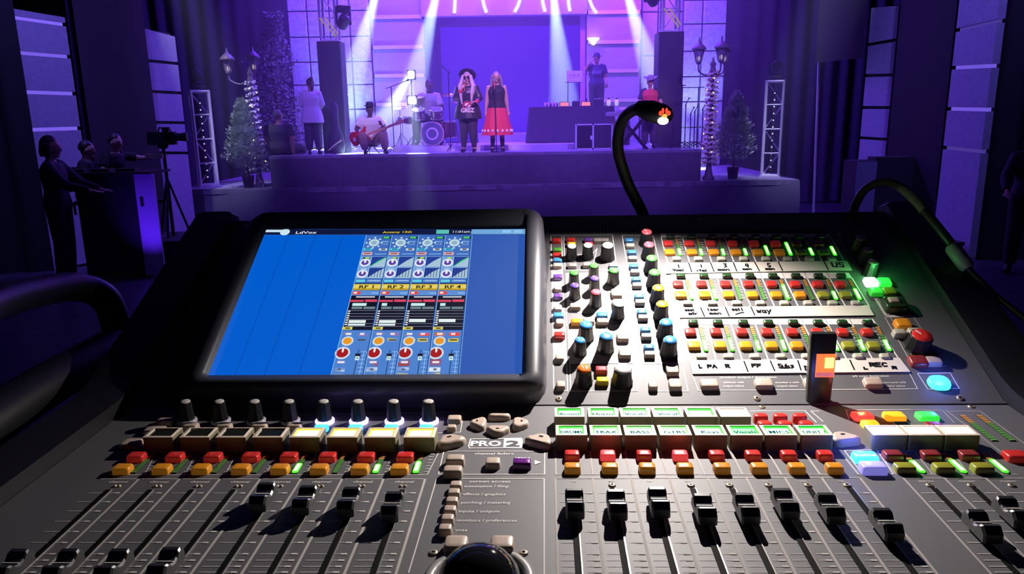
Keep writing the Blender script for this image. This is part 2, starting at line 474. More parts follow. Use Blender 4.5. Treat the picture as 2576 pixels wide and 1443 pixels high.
drape('black drape between the two right wall panels', atY(2268, 0, 13.6).x, atY(2412, 0, 12.2).x, 13.6, 0.3, 9.5, M_DRAPE, .06, .4, 12.2)
drape('black drape covering the left edge of the right narrow panel', atY(2062, 0, 15.4).x, atY(2188, 0, 14.2).x, 15.4, 3.75, 9.5, M_DRAPE, .05, .35, 14.2)
drape('black drape at the far right edge of the house', atY(2535, 0, 10.6).x, 14, 10.6, 0.5, 9.5, M_DRAPE, .06, .4, 9)
drape('black drape at the far left edge of the house', -14, atY(22, 0, 11.2).x, 9, 0.5, 9.5, M_DRAPE, .06, .4, 11.2)
pipe = build(MB().cyl(atY(2068, -60, 15.6), (atY(2058, 400, 15.6).x, 15.6, 0.3), 0.025), 'drape_pipe', M_ALU)
tag(pipe, 'thin vertical pipe standing right of the stage', 'pipe')

# ------------------------------------------------------------------ truss towers
M_TRUSSPINK = mat('yellow_brace_glow', (0.8, 0.75, 0.1), 0.5, emit=(0.8, 0.7, 0.05), es=0.25)  # yellow truss braces with a faint emission of their own
def truss_tower(label, px, py, Y, h, rz, bulbs=True, w=0.36, n=4, zbase=None, head=True, name='truss_tower', group=None):
    p = atY(px, py, Y); z0 = WING if zbase is None else zbase
    t = thing(name, label, 'truss tower', (p.x, Y, z0), rz)
    a = w / 2; r = 0.03
    for sx in (-1, 1):
        for sy in (-1, 1):
            build(MB().cyl((sx * a, sy * a, 0), (sx * a, sy * a, h), r, 8), 'chord', M_ALU, t)
    for k in range(n + 1):
        z = h * k / n
        for q, (x0, y0, x1, y1) in enumerate(((-a, -a, a, -a), (a, -a, a, a), (a, a, -a, a), (-a, a, -a, -a))):
            if k in (0, n) or q in (1, 3, 0):
                build(MB().cyl((x0, y0, min(max(z, r), h - r)), (x1, y1, min(max(z, r), h - r)), 0.017 if 0 < k < n else .03, 6), 'rung', M_ALU, t)
    for k in range(n):
        z0_, z1_ = h * k / n, h * (k + 1) / n
        if k % 2: z0_, z1_ = z1_, z0_
        for (x0, y0, x1, y1) in ((-a, a, a, a), (a, -a, a, a)):
            build(MB().cyl((x0, y0, z0_), (x1, y1, z1_), 0.014, 6), 'brace', M_ALU, t)
    build(MB().box((0, 0, 0.01), (w + .1, w + .1, 0.02)), 'base_plate', M_ALU, t)
    if bulbs:
        build(MB().box((0, 0, h * .48), (0.05, 0.02, h * .85)), 'bulb_strip', M_BLACK, t)
        for k in range(12):
            build(MB().sphere((0, -0.02, h * (.1 + .07 * k)), 0.016, 8, 6), 'bulb', mat('white_bulb_lit', (1, 1, 1), .4, emit=(.8, .8, 1), es=0.7), t)
    return t
def moving_head(label, loc, rz=0, tilt=0.3, group=None, col=None, es=0, s=1.0, hang=False):
    t = thing('moving_head_light', label, 'stage light', loc, rz, group, s)
    if hang: t.matrix_basis = t.matrix_basis @ Matrix.Rotation(PI, 4, 'Y')
    build(MB().keycap([(0, .13, .13, .03), (.07, .13, .13, .03), (.09, .11, .11, .03)]), 'base', M_BLACK, t)
    y = MB(); y.box((0, 0, .11), (.3, .09, .03))
    y.box((-.145, 0, .23), (.02, .08, .24)); y.box((.145, 0, .23), (.02, .08, .24))
    build(y, 'yoke', M_BLACK, t)
    R = Matrix.Translation((0, 0, .3)) @ Matrix.Rotation(PI / 2 + tilt, 4, 'X')
    build(MB().lathe([(.06, -.16), (.1, -.12), (.115, 0), (.115, .12), (.1, .16)], 14, R), 'head', M_BLACK, t)
    lm = mat('lens_glass', (.05, .05, .07), .1) if not es else mat('lens_lit_%d' % es, (1, 1, 1), .3, emit=col, es=es)
    build(MB().lathe([(.085, .161), (.06, .175), (.0, .18)], 14, R, cap0=False), 'lens', lm, t)
    return t
tw = truss_tower('short silver truss tower with bulb strip left of the left fir tree', 524, 460, 16.7, 2.08, 0.5)
p = tw.location; moving_head('small moving head light on top of the left truss tower', (p.x, p.y, WING + 2.1), 0.4, .2, s=1.0)
tw = truss_tower('short silver truss tower with bulb strip right of the right fir tree', 1937, 440, 16.9, 2.1, -0.35)
p = tw.location; moving_head('small moving head light on top of the right truss tower', (p.x, p.y, WING + 2.12), -0.4, .2, s=1.0)
# tall columns with truss above
def column(label, px0, px1, ytop, Y, lab2, px_t0, px_t1, lab3, flip):
    x0, x1 = atY(px0, 250, Y).x, atY(px1, 250, Y).x; zt = atY((px0 + px1) / 2, ytop, Y).z
    w = x1 - x0
    t = thing('covered_column', label, 'column', ((x0 + x1) / 2, Y + w / 2, DECK))
    h = zt - DECK
    build(MB().keycap([(0, w / 2, w / 2, .01), (h, w / 2, w / 2, .01)], n=2, smooth=False), 'cover', M_SPK, t)
    build(MB().box((0, 0, h + .01), (w, w, .02)), 'top_plate', M_BLACK, t)
    q = truss_tower(lab2, (px0 + px1) / 2 + 8, 100, Y + w / 2 + 0.01, 1.5, 0, False, 0.34, 3, zt + .02)
    q.location.x = (x0 + x1) / 2 + flip * .03
    for k, (a, b) in enumerate((((-.17, -.2, .5), (.17, -.2, .1)), ((-.05, -.2, .5), (.22, -.2, .15)))):
        build(MB().cyl(a, b, .016, 6), 'brace', M_TRUSSPINK, q)
    return t
column('tall dark covered column standing left on the deck', 806, 864, 106, 17.2, 'silver truss piece on top of the left covered column', 0, 0, '', 0)
column('tall dark covered column standing right on the deck', 1654, 1716, 82, 17.2, 'silver truss piece on top of the right covered column', 0, 0, '', 0)
p = atY(860, 28, 17.3)
moving_head('dark moving head light hung beside the left column truss', (p.x + .02, 17.3, p.z + .1), .6, .6, hang=True, s=1.1)
p = atY(1640, -12, 17.3)
moving_head('dark moving head light hung beside the right column truss', (p.x, 17.3, p.z + .25), -.6, .6, hang=True, s=1.1)

# ------------------------------------------------------------------ beam lights and haze
BEAM = (0.5, 0.68, 1.0)
beams = [(968, -95, 17.6, (846, 345), 19.4, 'first'), (1118, -95, 17.8, (1010, 345), 19.6, 'second'),
         (1384, -95, 17.8, (1428, 345), 19.8, 'third'), (1552, -95, 17.6, (1690, 345), 19.4, 'fourth')]
for px, py, Y, tg, Yt, nm in beams:
    p = atY(px, py, Y); q = atY(tg[0], tg[1], Yt)
    d = (q - p).normalized()
    hd = moving_head('moving head light above the stage throwing the %s pale beam from the left' % nm, (p.x, p.y + .05, p.z + .35), 0, .25, col=(.7, .75, 1), es=20, hang=True)
    s_ = spot('beam_lamp', p + d * .25, q, 38000, BEAM, 15.5, 0.45, 0.04)
# upstage floor light on a stand, facing the camera
p = atY(1034, 188, 18.0)
t = thing('blinding_stage_lamp', 'very bright white lamp on a stand left of the drummer', 'stage light', (p.x, 18.0, DECK))
h = p.z - DECK
build(MB().cyl((0, 0, 0), (0, 0, h - .1), .018), 'pole', M_BLACK, t)
for k in range(3):
    a = k * 2.1 + .4; build(MB().cyl((0, 0, .35), (.35 * math.cos(a), .35 * math.sin(a), .01), .012, 6), 'leg', M_BLACK, t)
M_BLAST = mat('blinding_white_lit', (1, 1, 1), .3, emit=(.85, .95, 1.0), es=60)
for z in (h, h - .58):
    w_ = 1.0 if z == h else 1.25
    build(MB().box((0, 0.05, z), (.2 * w_, .1, .22)), 'lamp_housing', M_BLACK, t)
    build(MB().keycap([(0, .075 * w_, .085, .03), (.03, .06 * w_, .07, .03)], Matrix.Translation((0, 0, z)) @ Matrix.Rotation(PI / 2, 4, 'X')), 'lens', M_BLAST, t)
spot('lamp_beam', (p.x, 17.85, p.z), atY(925, 372, 16.9), 9000, (.6, .82, 1.0), 22, .3, .06)
spot('lamp_beam', (p.x, 17.85, p.z - .1), atY(1075, 640, 14.2), 5000, (.6, .75, 1.0), 11, .5, .06)
# haze
mb = MB().box((0, 18.0, 6.2), (12.4, 8.2, 11.6))
hz = bpy.data.materials.new('stage_haze'); hz.use_nodes = True
nt = hz.node_tree; nt.nodes.remove(nt.nodes['Principled BSDF'])
vs_ = nt.nodes.new('ShaderNodeVolumeScatter'); vs_.inputs['Color'].default_value = (1, 1, 1, 1)
vs_.inputs['Density'].default_value = 0.04; vs_.inputs['Anisotropy'].default_value = 0.2
nt.links.new(vs_.outputs[0], nt.nodes['Material Output'].inputs['Volume'])
o = build(mb, 'stage_haze', hz); tag(o, 'thin bluish theatrical haze hanging over the whole stage', 'haze', kind='stuff')
o.visible_shadow = True
# ------------------------------------------------------------------ stage props and people
def deck_pt(px, py, z): return atZ(px, py, z)
def onY(px, Y, z):
    """world point on height z at depth Y under pixel column px"""
    p = atY(px, 300, Y)
    for _ in range(3):
        # walk along the column to the wanted height
        d = ray(px, 300); 
        py = 300 - (z - p.z) / Y * F
        p2 = atY(px, py, Y); p = Vector((p2.x, Y, z)); break
    return p
def remesh(mb, voxel, name, mats, smooth=True, matidx=None):
    me = mb.mesh('raw', [mats[0]])
    o = bpy.data.objects.new('raw', me); C.objects.link(o)
    r = o.modifiers.new('r', 'REMESH'); r.mode = 'VOXEL'; r.voxel_size = voxel; r.use_smooth_shade = smooth
    s = o.modifiers.new('s', 'SMOOTH'); s.factor = .5; s.iterations = 3
    dg = bpy.context.evaluated_depsgraph_get(); dg.update()
    out = bpy.data.meshes.new_from_object(o.evaluated_get(dg), depsgraph=dg)
    bpy.data.objects.remove(o); bpy.data.meshes.remove(me)
    out.name = name; out.materials.clear()
    for m in mats: out.materials.append(m)
    return out

M_SKIN = {'light': mat('skin_light', (.62, .38, .3), .55), 'tan': mat('skin_tan', (.42, .23, .15), .55), 'dark': mat('skin_dark', (.13, .07, .05), .5)}
POSE = dict(pel=(0, 0, .94), wst=(0, 0, 1.10), chs=(0, 0, 1.28), nek=(0, .01, 1.45), hed=(0, -.01, 1.585),
            shl=(-.165, 0, 1.385), ell=(-.215, .02, 1.12), wrl=(-.225, -.04, .88), hal=(-.22, -.06, .79),
            shr=(.165, 0, 1.385), elr=(.215, .02, 1.12), wrr=(.225, -.04, .88), har=(.22, -.06, .79),
            hil=(-.085, 0, .92), knl=(-.1, -.01, .5), anl=(-.11, .02, .09), tol=(-.13, -.14, .03),
            hir=(.085, 0, .92), knr=(.1, -.01, .5), anr=(.11, .02, .09), tor=(.13, -.14, .03))
def V(p): return Vector(p)
def person(label, loc, rz, skin='light', pose=None, size=1.0, wide=1.0, head_rz=0.0, head_tilt=0.0, top=None, sleeve='short', bottom='trousers', bcol=None, shoe=(.02, .02, .02),
           hair=None, hairstyle='short', hat=None, group=None, top_len=0.0, voxel=.014, skirt_len=.5, glasses=False, vest=None):
    J = {k: V(v) for k, v in POSE.items()}
    for k, v in (pose or {}).items(): J[k] = V(v)
    t = thing('person', label, 'person', loc, rz, group, size)
    sk = M_SKIN[skin]; W_ = wide
    def torso(mb, g, z_lo=None, up=1):
        """lofted trunk following pelvis-waist-chest-neck, g = extra thickness"""
        P = [J['pel'] + V((0, 0, -.06)), J['pel'] + V((0, 0, .02)), J['wst'], J['chs'], (J['chs'] * .35 + J['nek'] * .65), J['nek'] + V((0, 0, -.02))]
        R = [(.15, .11), (.165, .12), (.135, .1), (.165, .115), (.15, .085), (.06, .055)]
        d = (J['shr'] - J['shl']); d.z = 0; yaw = math.atan2(d.y, d.x)
        rings = []
        for p, (a, b) in zip(P, R):
            a = (a + g) * W_; b = (b + g) * W_
            rings.append([(p.x + a * math.cos(q) * math.cos(yaw) - b * math.sin(q) * math.sin(yaw), p.y + a * math.cos(q) * math.sin(yaw) + b * math.sin(q) * math.cos(yaw), p.z)
                          for q in [2 * PI * k / 16 for k in range(16)]])
        mb.loft(rings)
    # ---- body
    mb = MB(); torso(mb, 0)
    mb.tube([J['chs'] + V((0, 0, .1)), J['nek'], J['hed'] + V((0, .01, -.04))], [.07, .052, .05], 12)
    HM = Matrix.Translation(J['hed']) @ Matrix.Rotation(head_rz, 4, 'Z') @ Matrix.Rotation(head_tilt, 4, 'X')
    def fh(p):
        x, y, z = p
        if z < -.1: x *= 1 - .28 * min(1, -z); 
        if z < -.5 and y < 0: y *= .92
        return (x, y, z)
    mb.sphere((0, 0, .015), (.078, .095, .118), 20, 16, HM, f=fh)
    mb.tube([(0, -.088, .03), (0, -.108, -.005), (0, -.112, -.018), (0, -.09, -.03)], [.008, .012, .016, .008], 8, HM)      # nose
    mb.sphere((0, -.085, -.055), (.024, .014, .011), 10, 6, HM)                                                           # lips
    mb.sphere((0, -.07, -.092), (.03, .028, .02), 10, 6, HM)                                                              # chin
    for s in (-1, 1):
        mb.sphere((s * .08, .005, .0), (.012, .022, .034), 8, 6, HM)                                                       # ears
        mb.sphere((s * .032, -.083, .04), (.024, .012, .009), 8, 6, HM)                                                    # brow
    for s, a in ((-1, 'l'), (1, 'r')):
        sh, el, wr, ha = J['sh' + a], J['el' + a], J['wr' + a], J['ha' + a]
        mb.tube([sh + V((-s * .06, 0, .01)), sh, (sh * .5 + el * .5), el, (el * .6 + wr * .4), wr], [.05 * W_, .055 * W_, .048 * W_, .038 * W_, .037, .024], 10)
        # hand: palm, four fingers, thumb
        d = (ha - wr).normalized(); sd = d.cross(V((0, 0, 1)) if abs(d.z) < .8 else V((0, 1, 0))).normalized(); nn = d.cross(sd).normalized()
        mb.tube([wr, wr + d * .03, wr + d * .085], [.024, .031, .036], 8, ell=[1, .6, .5])
        for k, L in enumerate((.062, .074, .068, .052)):
            o_ = wr + d * .08 + sd * (.027 - .018 * k)
            mb.tube([o_, o_ + d * L * .5, o_ + d * L * .85 + nn * .018 * s], [.0095, .009, .007], 6)
        o_ = wr + d * .03 + sd * .026
        mb.tube([o_, o_ + d * .03 + sd * .028, o_ + d * .055 + sd * .03], [.012, .0105, .009], 6)
        hi, kn, an, to = J['hi' + a], J['kn' + a], J['an' + a], J['to' + a]
        mb.tube([hi + V((0, 0, .03)), (hi * .5 + kn * .5), kn, (kn * .65 + an * .35), an], [.088 * W_, .075 * W_, .055 * W_, .052 * W_, .038], 12)
        mb.tube([an + V((0, .03, -.04)), an * .5 + to * .5 + V((0, 0, -.02)), to], [.036, .04, .028], 8)
    link('body', remesh(mb, voxel, 'body', [sk]), t)
    # eyes and mouth
    if not glasses:
        e = MB()
        for s in (-1, 1): e.sphere((s * .031, -.0925, .024), (.011, .006, .006), 8, 6, HM)
        build(e, 'eyes', mat('eye_dark', (.03, .02, .02), .2), t)['kind'] = 'stuff'
    else:
        e = MB()
        for s in (-1, 1): e.lathe([(.029, 0), (.03, .006), (.012, .009)], 14, HM @ Matrix.Translation((s * .034, -.094, .022)) @ Matrix.Rotation(PI / 2, 4, 'X'))
        e.tube([(-.075, -.04, .028), (-.05, -.095, .03), (.05, -.095, .03), (.075, -.04, .028)], .004, 6, HM)
        build(e, 'sunglasses', mat('glass_black', (.01, .01, .01), .1), t)
    build(MB().sphere((0, -.0965, -.056), (.02, .006, .006), 8, 6, HM), 'mouth', mat('lip_red', (.45, .08, .08), .4), t)
    # ---- top garment
    if top:
        mb = MB(); torso(mb, .014)
        if top_len:
            p = J['pel']; rr = []
            for z, a in ((.06, .165), (-.06, .185), (-.06 - top_len, .2)):
                rr.append([(p.x + (a + .01) * W_ * math.cos(q), p.y + (a - .035) * W_ * math.sin(q), p.z + z) for q in [2 * PI * k / 16 for k in range(16)]])
            mb.loft(rr)
        for s, a in ((-1, 'l'), (1, 'r')):
            sh, el, wr = J['sh' + a], J['el' + a], J['wr' + a]
            if sleeve == 'short': mb.tube([sh + V((-s * .08, 0, .015)), sh, sh * .3 + el * .7], [.062 * W_, .07 * W_, .068 * W_], 12)
            elif sleeve == 'long': mb.tube([sh + V((-s * .08, 0, .015)), sh, el, el * .4 + wr * .6, wr + (el - wr) * .1], [.062 * W_, .07 * W_, .058 * W_, .052, .042], 12)
            else: mb.tube([sh + V((-s * .09, 0, .0)), sh + V((-s * .03, 0, .025))], [.05, .035], 10)
        link('top', remesh(mb, voxel, 'top', [top]), t)
    if vest:
        mb = MB(); torso(mb, .03); link('vest', remesh(mb, voxel, 'vest', [vest]), t)
    # ---- bottom garment
    bm_ = bcol or mat('trousers_black', (.02, .02, .025), .7)
    if bottom in ('trousers', 'tights'):
        g = .012 if bottom == 'trousers' else .006
        mb = MB(); p = J['pel']
        mb.loft([[(p.x + (a + g) * W_ * math.cos(q), p.y + (b + g) * W_ * math.sin(q), p.z + z) for q in [2 * PI * k / 16 for k in range(16)]] for z, a, b in ((-.09, .14, .11), (-.04, .165, .12), (.03, .165, .12), (.09, .15, .11))])
        for a in 'lr':
            hi, kn, an = J['hi' + a], J['kn' + a], J['an' + a]
            e_ = .022 if bottom == 'trousers' else 0
            mb.tube([hi + V((0, 0, .03)), (hi * .5 + kn * .5), kn, (kn * .5 + an * .5), an + (kn - an) * .04], [(.095 + g) * W_, (.08 + g) * W_, (.06 + g + e_ * .3) * W_, (.052 + g + e_ * .5) * W_, .045 + g + e_ * .5], 12)
        link('trousers' if bottom == 'trousers' else 'tights', remesh(mb, voxel, 'legwear', [bm_]), t)
    elif bottom == 'skirt':
        mb = MB(); p = J['pel']; rings = []
        for k in range(9):
            u = k / 8; z = .1 - u * skirt_len; r0 = .16 + .185 * u ** .8
            rings.append([(p.x + r0 * (1 + .05 * u * math.cos(9 * q)) * math.cos(q), p.y + r0 * .75 * (1 + .05 * u * math.cos(9 * q)) * math.sin(q), p.z + z) for q in [2 * PI * j / 54 for j in range(54)]])
        mb.loft(rings, cap0=True, cap1=False)
        sk_ = build(mb, 'skirt', bm_, t)
        for k in range(9):
            q = PI * (1.08 + k * .105); u = .86; r0 = (.16 + .185 * u ** .8) * 1.03
            f = MB().sphere((p.x + r0 * math.cos(q), p.y + r0 * .76 * math.sin(q), p.z + .1 - u * skirt_len), (.026, .012, .034), 8, 6)
            build(f, 'embroidered_flower', mat('white_thread', (.85, .82, .8), .6), sk_)
        mb = MB()
        for a in 'lr':
            hi, kn, an = J['hi' + a], J['kn' + a], J['an' + a]
            mb.tube([hi, kn, an + (kn - an) * .02], [.095, .063, .046], 12)
        link('leggings', remesh(mb, voxel, 'leggings', [mat('leggings_black', (.015, .015, .02), .6)]), t)
    for a in 'lr':
        an, to = J['an' + a], J['to' + a]; d = (to - an); d.z = 0; d.normalize()
        build(MB().tube([an + V((0, 0, -.045)) - d * .05, an + V((0, 0, -.045)) + d * .03, V((to.x, to.y, an.z - .055)) + d * .03], [.038, .043, .03], 10), 'shoe', mat('shoe_%d' % int(shoe[0] * 100), shoe, .5), t)
    # ---- hair
    if hair:
        mb = MB()
        if hairstyle != 'bald':
            mb.sphere((0, .018, .035), (.09, .1, .112), 16, 12, HM, f=lambda p: (p[0], max(p[1], -.93), max(p[2], -.45 if p[1] > -.05 else .38)))
        if hairstyle == 'long':
            for k in range(15):
                a = PI * (.02 + .96 * k / 14); x, y = .085 * math.cos(a), .09 * math.sin(a) - .015
                L = .36 + .05 * math.sin(k * 2.3)
                mb.tube([(x, y, .06), (x * 1.25, y * 1.1, -.08), (x * 1.5 + .015 * math.sin(k), y * 1.0, -.2), (x * 1.35, y * .9 - .03, -L)], [.03, .036, .034, .016], 8, HM)
        elif hairstyle == 'verylong':
            for k in range(21):
                a = PI * (-.12 + 1.24 * k / 20); x, y = .085 * math.cos(a), .09 * math.sin(a) - .02
                L = .5 + .06 * math.sin(k * 2.3); fr_ = -.09 if y < .03 else 0
                mb.tube([(x, y, .07), (x * 1.35, y + fr_ * .3, -.06), (x * 1.75 + .02 * math.sin(k * 3), y + fr_ * .6 - .02, -.17), (x * 1.5 - .02 * math.sin(k * 2), y + fr_ - .02, -.3), (x * 1.3, y + fr_ - .03, -L)], [.03, .04, .044, .04, .018], 8, HM)
        elif hairstyle == 'bun':
            mb.sphere((0, .09, .12), (.05, .05, .05), 10, 8, HM)
            mb.tube([(0, .09, 0), (0, .11, -.08), (0, .1, -.16)], [.05, .045, .02], 8, HM)
        elif hairstyle == 'bob':
            for k in range(11):
                a = PI * k / 10; x, y = .085 * math.cos(a), .085 * math.sin(a)
                mb.tube([(x, y, .05), (x * 1.12, y * 1.1, -.05), (x * 1.08, y * 1.05, -.1)], [.028, .03, .02], 8, HM)
        link('hair', remesh(mb, .009, 'hair', [hair]), t)
    # ---- hat
    if hat:
        kind, hm = hat
        mb = MB()
        if kind == 'wide':
            HM = HM @ Matrix.Translation((0, .03, .0)) @ Matrix.Rotation(-.75, 4, 'X') @ Matrix.Translation((0, -.02, -.0))
            mb.lathe([(.02, .16), (.075, .165), (.088, .15), (.094, .09), (.096, .075)], 24, HM @ Matrix.Translation((0, .015, .02)), cap0=True, cap1=False)
            mb.lathe([(.094, .088), (.15, .08), (.19, .088), (.19, .084), (.15, .074), (.09, .078)], 28, HM @ Matrix.Translation((0, .015, .02)), cap0=False, cap1=False)
        elif kind == 'cowboy':
            mb.lathe([(.02, .15), (.06, .165), (.082, .14), (.092, .08)], 24, HM @ Matrix.Translation((0, .015, .02)), cap1=False)
            rr = []
            for r, z in ((.09, .082), (.13, .08), (.165, .088), (.165, .084), (.13, .074), (.088, .076)):
                rr.append([(r * math.cos(q) * 1.05, r * math.sin(q) * 1.15 + .015, z + .02 + (.05 * abs(math.cos(q)) ** 2 * (r - .09) / .075)) for q in [2 * PI * k / 28 for k in range(28)]])
            mb.loft(rr, HM, cap0=False, cap1=False)
        elif kind == 'fedora':
            mb.lathe([(.03, .16), (.07, .165), (.085, .13), (.092, .08)], 24, HM @ Matrix.Translation((0, .015, .02)), cap1=False)
            mb.lathe([(.09, .085), (.12, .078), (.135, .084), (.135, .08), (.12, .073), (.088, .078)], 28, HM @ Matrix.Translation((0, .015, .02)), cap0=False, cap1=False)
        elif kind == 'cap':
            mb.lathe([(.01, .14), (.05, .13), (.08, .1), (.092, .05), (.093, .04)], 22, HM @ Matrix.Translation((0, .01, .02)), cap1=False)
            mb.loft([[(x, -.08 - .0, .066), (x, -.075, .06), (x * .85, -.17 + abs(x) * .4, .056), (x * .85, -.17 + abs(x) * .4, .062)] for x in (-.07, -.04, 0, .04, .07)], HM)
        build(mb, 'hat', hm, t)
    return t, J, HM
def P3(t, o, M=None): o.parent = t; return o

BLONDE = mat('hair_silver_blonde', (.62, .5, .5), .45, bump=.5, bscale=60); DKHAIR = mat('hair_dark', (.03, .02, .02), .5, bump=.4, bscale=60)
M_BLK = mat('cloth_black', (.02, .02, .028), .75, bump=.2, bscale=30); M_LEATHER = mat('jacket_black_leather', (.03, .03, .035), .35, bump=.5, bscale=22)
M_WTEE = mat('cloth_white', (.8, .78, .76), .8, bump=.2, bscale=20); M_RED = mat('cloth_red', (.75, .05, .09), .7, bump=.15, bscale=25)
M_MIC = mat('mic_black', (.03, .03, .035), .4)
def stand_at(px, Y, z=DECK): return onY(px, Y, z)
def microphone(label, loc, direction, group=None):
    d = Vector(direction).normalized(); q = d.to_track_quat('Z', 'Y').to_matrix().to_4x4()
    t = thing('microphone', label, 'microphone', loc); t.matrix_basis = Matrix.Translation(Vector(loc)) @ q
    build(MB().lathe([(.011, -.17), (.013, -.1), (.018, 0), (.02, .01)], 12), 'handle', mat('mic_red', (.5, .05, .05), .4), t)
    build(MB().sphere((0, 0, .035), .027, 12, 8), 'grille', mat('mic_grille', (.4, .4, .42), .35, .7), t)
    return t
# singer in hat
p = stand_at(1180, 16.45)
up = dict(elr=(.27, -.04, 1.14), wrr=(.23, -.22, 1.08), har=(.16, -.3, 1.08), ell=(-.235, -.08, 1.16), wrl=(-.10, -.2, 1.33), hal=(-.04, -.2, 1.42), anl=(-.12, .02, .09), anr=(.12, .02, .09))
t, J, HM = person('woman in wide black hat and sunglasses singing, long silver-blonde hair, black leather jacket', p, -.12, 'light', up, .98, 1.5, .05, 0, M_LEATHER, 'long', 'tights', mat('tights_sheer', (.05, .04, .06), .5),
                  hair=BLONDE, hairstyle='verylong', hat=('wide', mat('felt_black', (.012, .012, .016), .8)), top_len=.16, glasses=True)
for a in 'lr':
    w = J['wr' + a]; e = J['el' + a]; d = (e - w).normalized()
    build(MB().tube([w + d * .0, w + d * .06], [.043, .047], 14), 'red_cuff', M_RED, t)
# shirt print: pale blob, red ring and letters (plain stand-in)
sp_ = MB().sphere((0.02, -.165, 1.0), (.085, .03, .075), 14, 8); build(sp_, 'shirt_print', mat('print_cream', (.85, .82, .6), .6), t)
rg = MB(); rr = [(.02 + .095 * math.cos(q), -.19, 1.0 + .085 * math.sin(q)) for q in [2 * PI * k / 20 for k in range(15, 36)]]
rg.tube(rr, .012, 6); rg.tube([(-.05, -.2, .95), (.09, -.2, 1.06)], .012, 6); build(rg, 'shirt_print_ring', M_RED, t)
vs, fs, w = text_geo('GRLZ', .04)
build(MB().add(vs, fs, Matrix.Translation((.03, -.236, .865)) @ Matrix.Rotation(PI / 2, 4, 'X') @ Matrix.Diagonal((.12, .12, 1, 1))), 'shirt_lettering', mat('print_cream', (.85, .82, .6), .6), t)
mw = Matrix.Translation(p) @ Matrix.Rotation(-.12, 4, 'Z') @ Matrix.Scale(.98, 4)
microphone('microphone held to the mouth of the woman in the hat', mw @ V((-.03, -.17, 1.475)), (0.02, .3, 1))
# singer in red skirt
p = stand_at(1252, 16.5)
t, J, HM = person('woman in black sleeveless top and bright red skirt standing with a microphone', p, .05, 'light', dict(wrl=(-.25, .02, .88), wrr=(.25, .02, .88), hal=(-.24, .03, .79), har=(.24, .03, .79)), .985, 1.14, 0, -.12, M_BLK, 'none', 'skirt', M_RED,
                  hair=mat('hair_ash_long', (.2, .17, .25), .45, bump=.5, bscale=60), hairstyle='long', skirt_len=.68)
t2 = thing('mic_stand', 'thin black microphone stand in front of the woman in the red skirt', 'microphone stand', stand_at(1249, 16.18))
build(MB().cyl((0, 0, 0.02), (0, 0, 1.4), .009), 'pole', M_BLACK, t2); build(MB().lathe([(.13, 0), (.12, .015), (.02, .025)], 20), 'base', M_BLACK, t2)
pm = stand_at(1247, 16.22); microphone('red microphone on the stand of the woman in the red skirt', (pm.x, 16.2, DECK + 1.46), (0, .5, 1))
# seated bassist
p = stand_at(934, 16.55)
seat = .18
sit = dict(pel=(0, .05, seat + .1), wst=(0, .04, seat + .25), chs=(0, .01, seat + .44), nek=(.01, -.02, seat + .61), hed=(.03, -.05, seat + .74), shl=(-.17, 0, seat + .545), shr=(.18, 0, seat + .545),
           ell=(-.29, -.03, seat + .34), wrl=(-.22, -.2, seat + .24), hal=(-.14, -.26, seat + .24), elr=(.33, -.05, seat + .33), wrr=(.28, -.27, seat + .42), har=(.25, -.3, seat + .48),
           hil=(-.09, .03, seat + .07), knl=(-.14, -.4, seat + .2), anl=(-.1, -.33, .09), tol=(-.1, -.48, .03), hir=(.09, .03, seat + .07), knr=(.3, -.34, seat + .24), anr=(.32, -.3, .09), tor=(.36, -.44, .03))
t, J, HM = person('seated bass player in black hat, white tee and beige trousers', p, .12, 'dark', sit, 1.0, 1.3, .35, .1, M_WTEE, 'short', 'trousers', mat('trousers_beige', (.36, .24, .2), .8, bump=.2, bscale=20),
                  hair=DKHAIR, hat=('fedora', M_BLK))
mwb = Matrix.Translation(p) @ Matrix.Rotation(.12, 4, 'Z') @ Matrix.Scale(1.0, 4)
t2 = thing('stool', 'low black stool under the bass player', 'stool', p + V((0, .05, 0)))
build(MB().lathe([(.15, seat - .03), (.16, seat - .01), (.15, seat + .015)], 20), 'seat', M_BLACK, t2)
for k in range(3):
    a = k * 2.09; build(MB().cyl((.05 * math.cos(a), .05 * math.sin(a), seat - .04), (.17 * math.cos(a), .17 * math.sin(a), .0), .012, 6), 'leg', M_BLACK, t2)
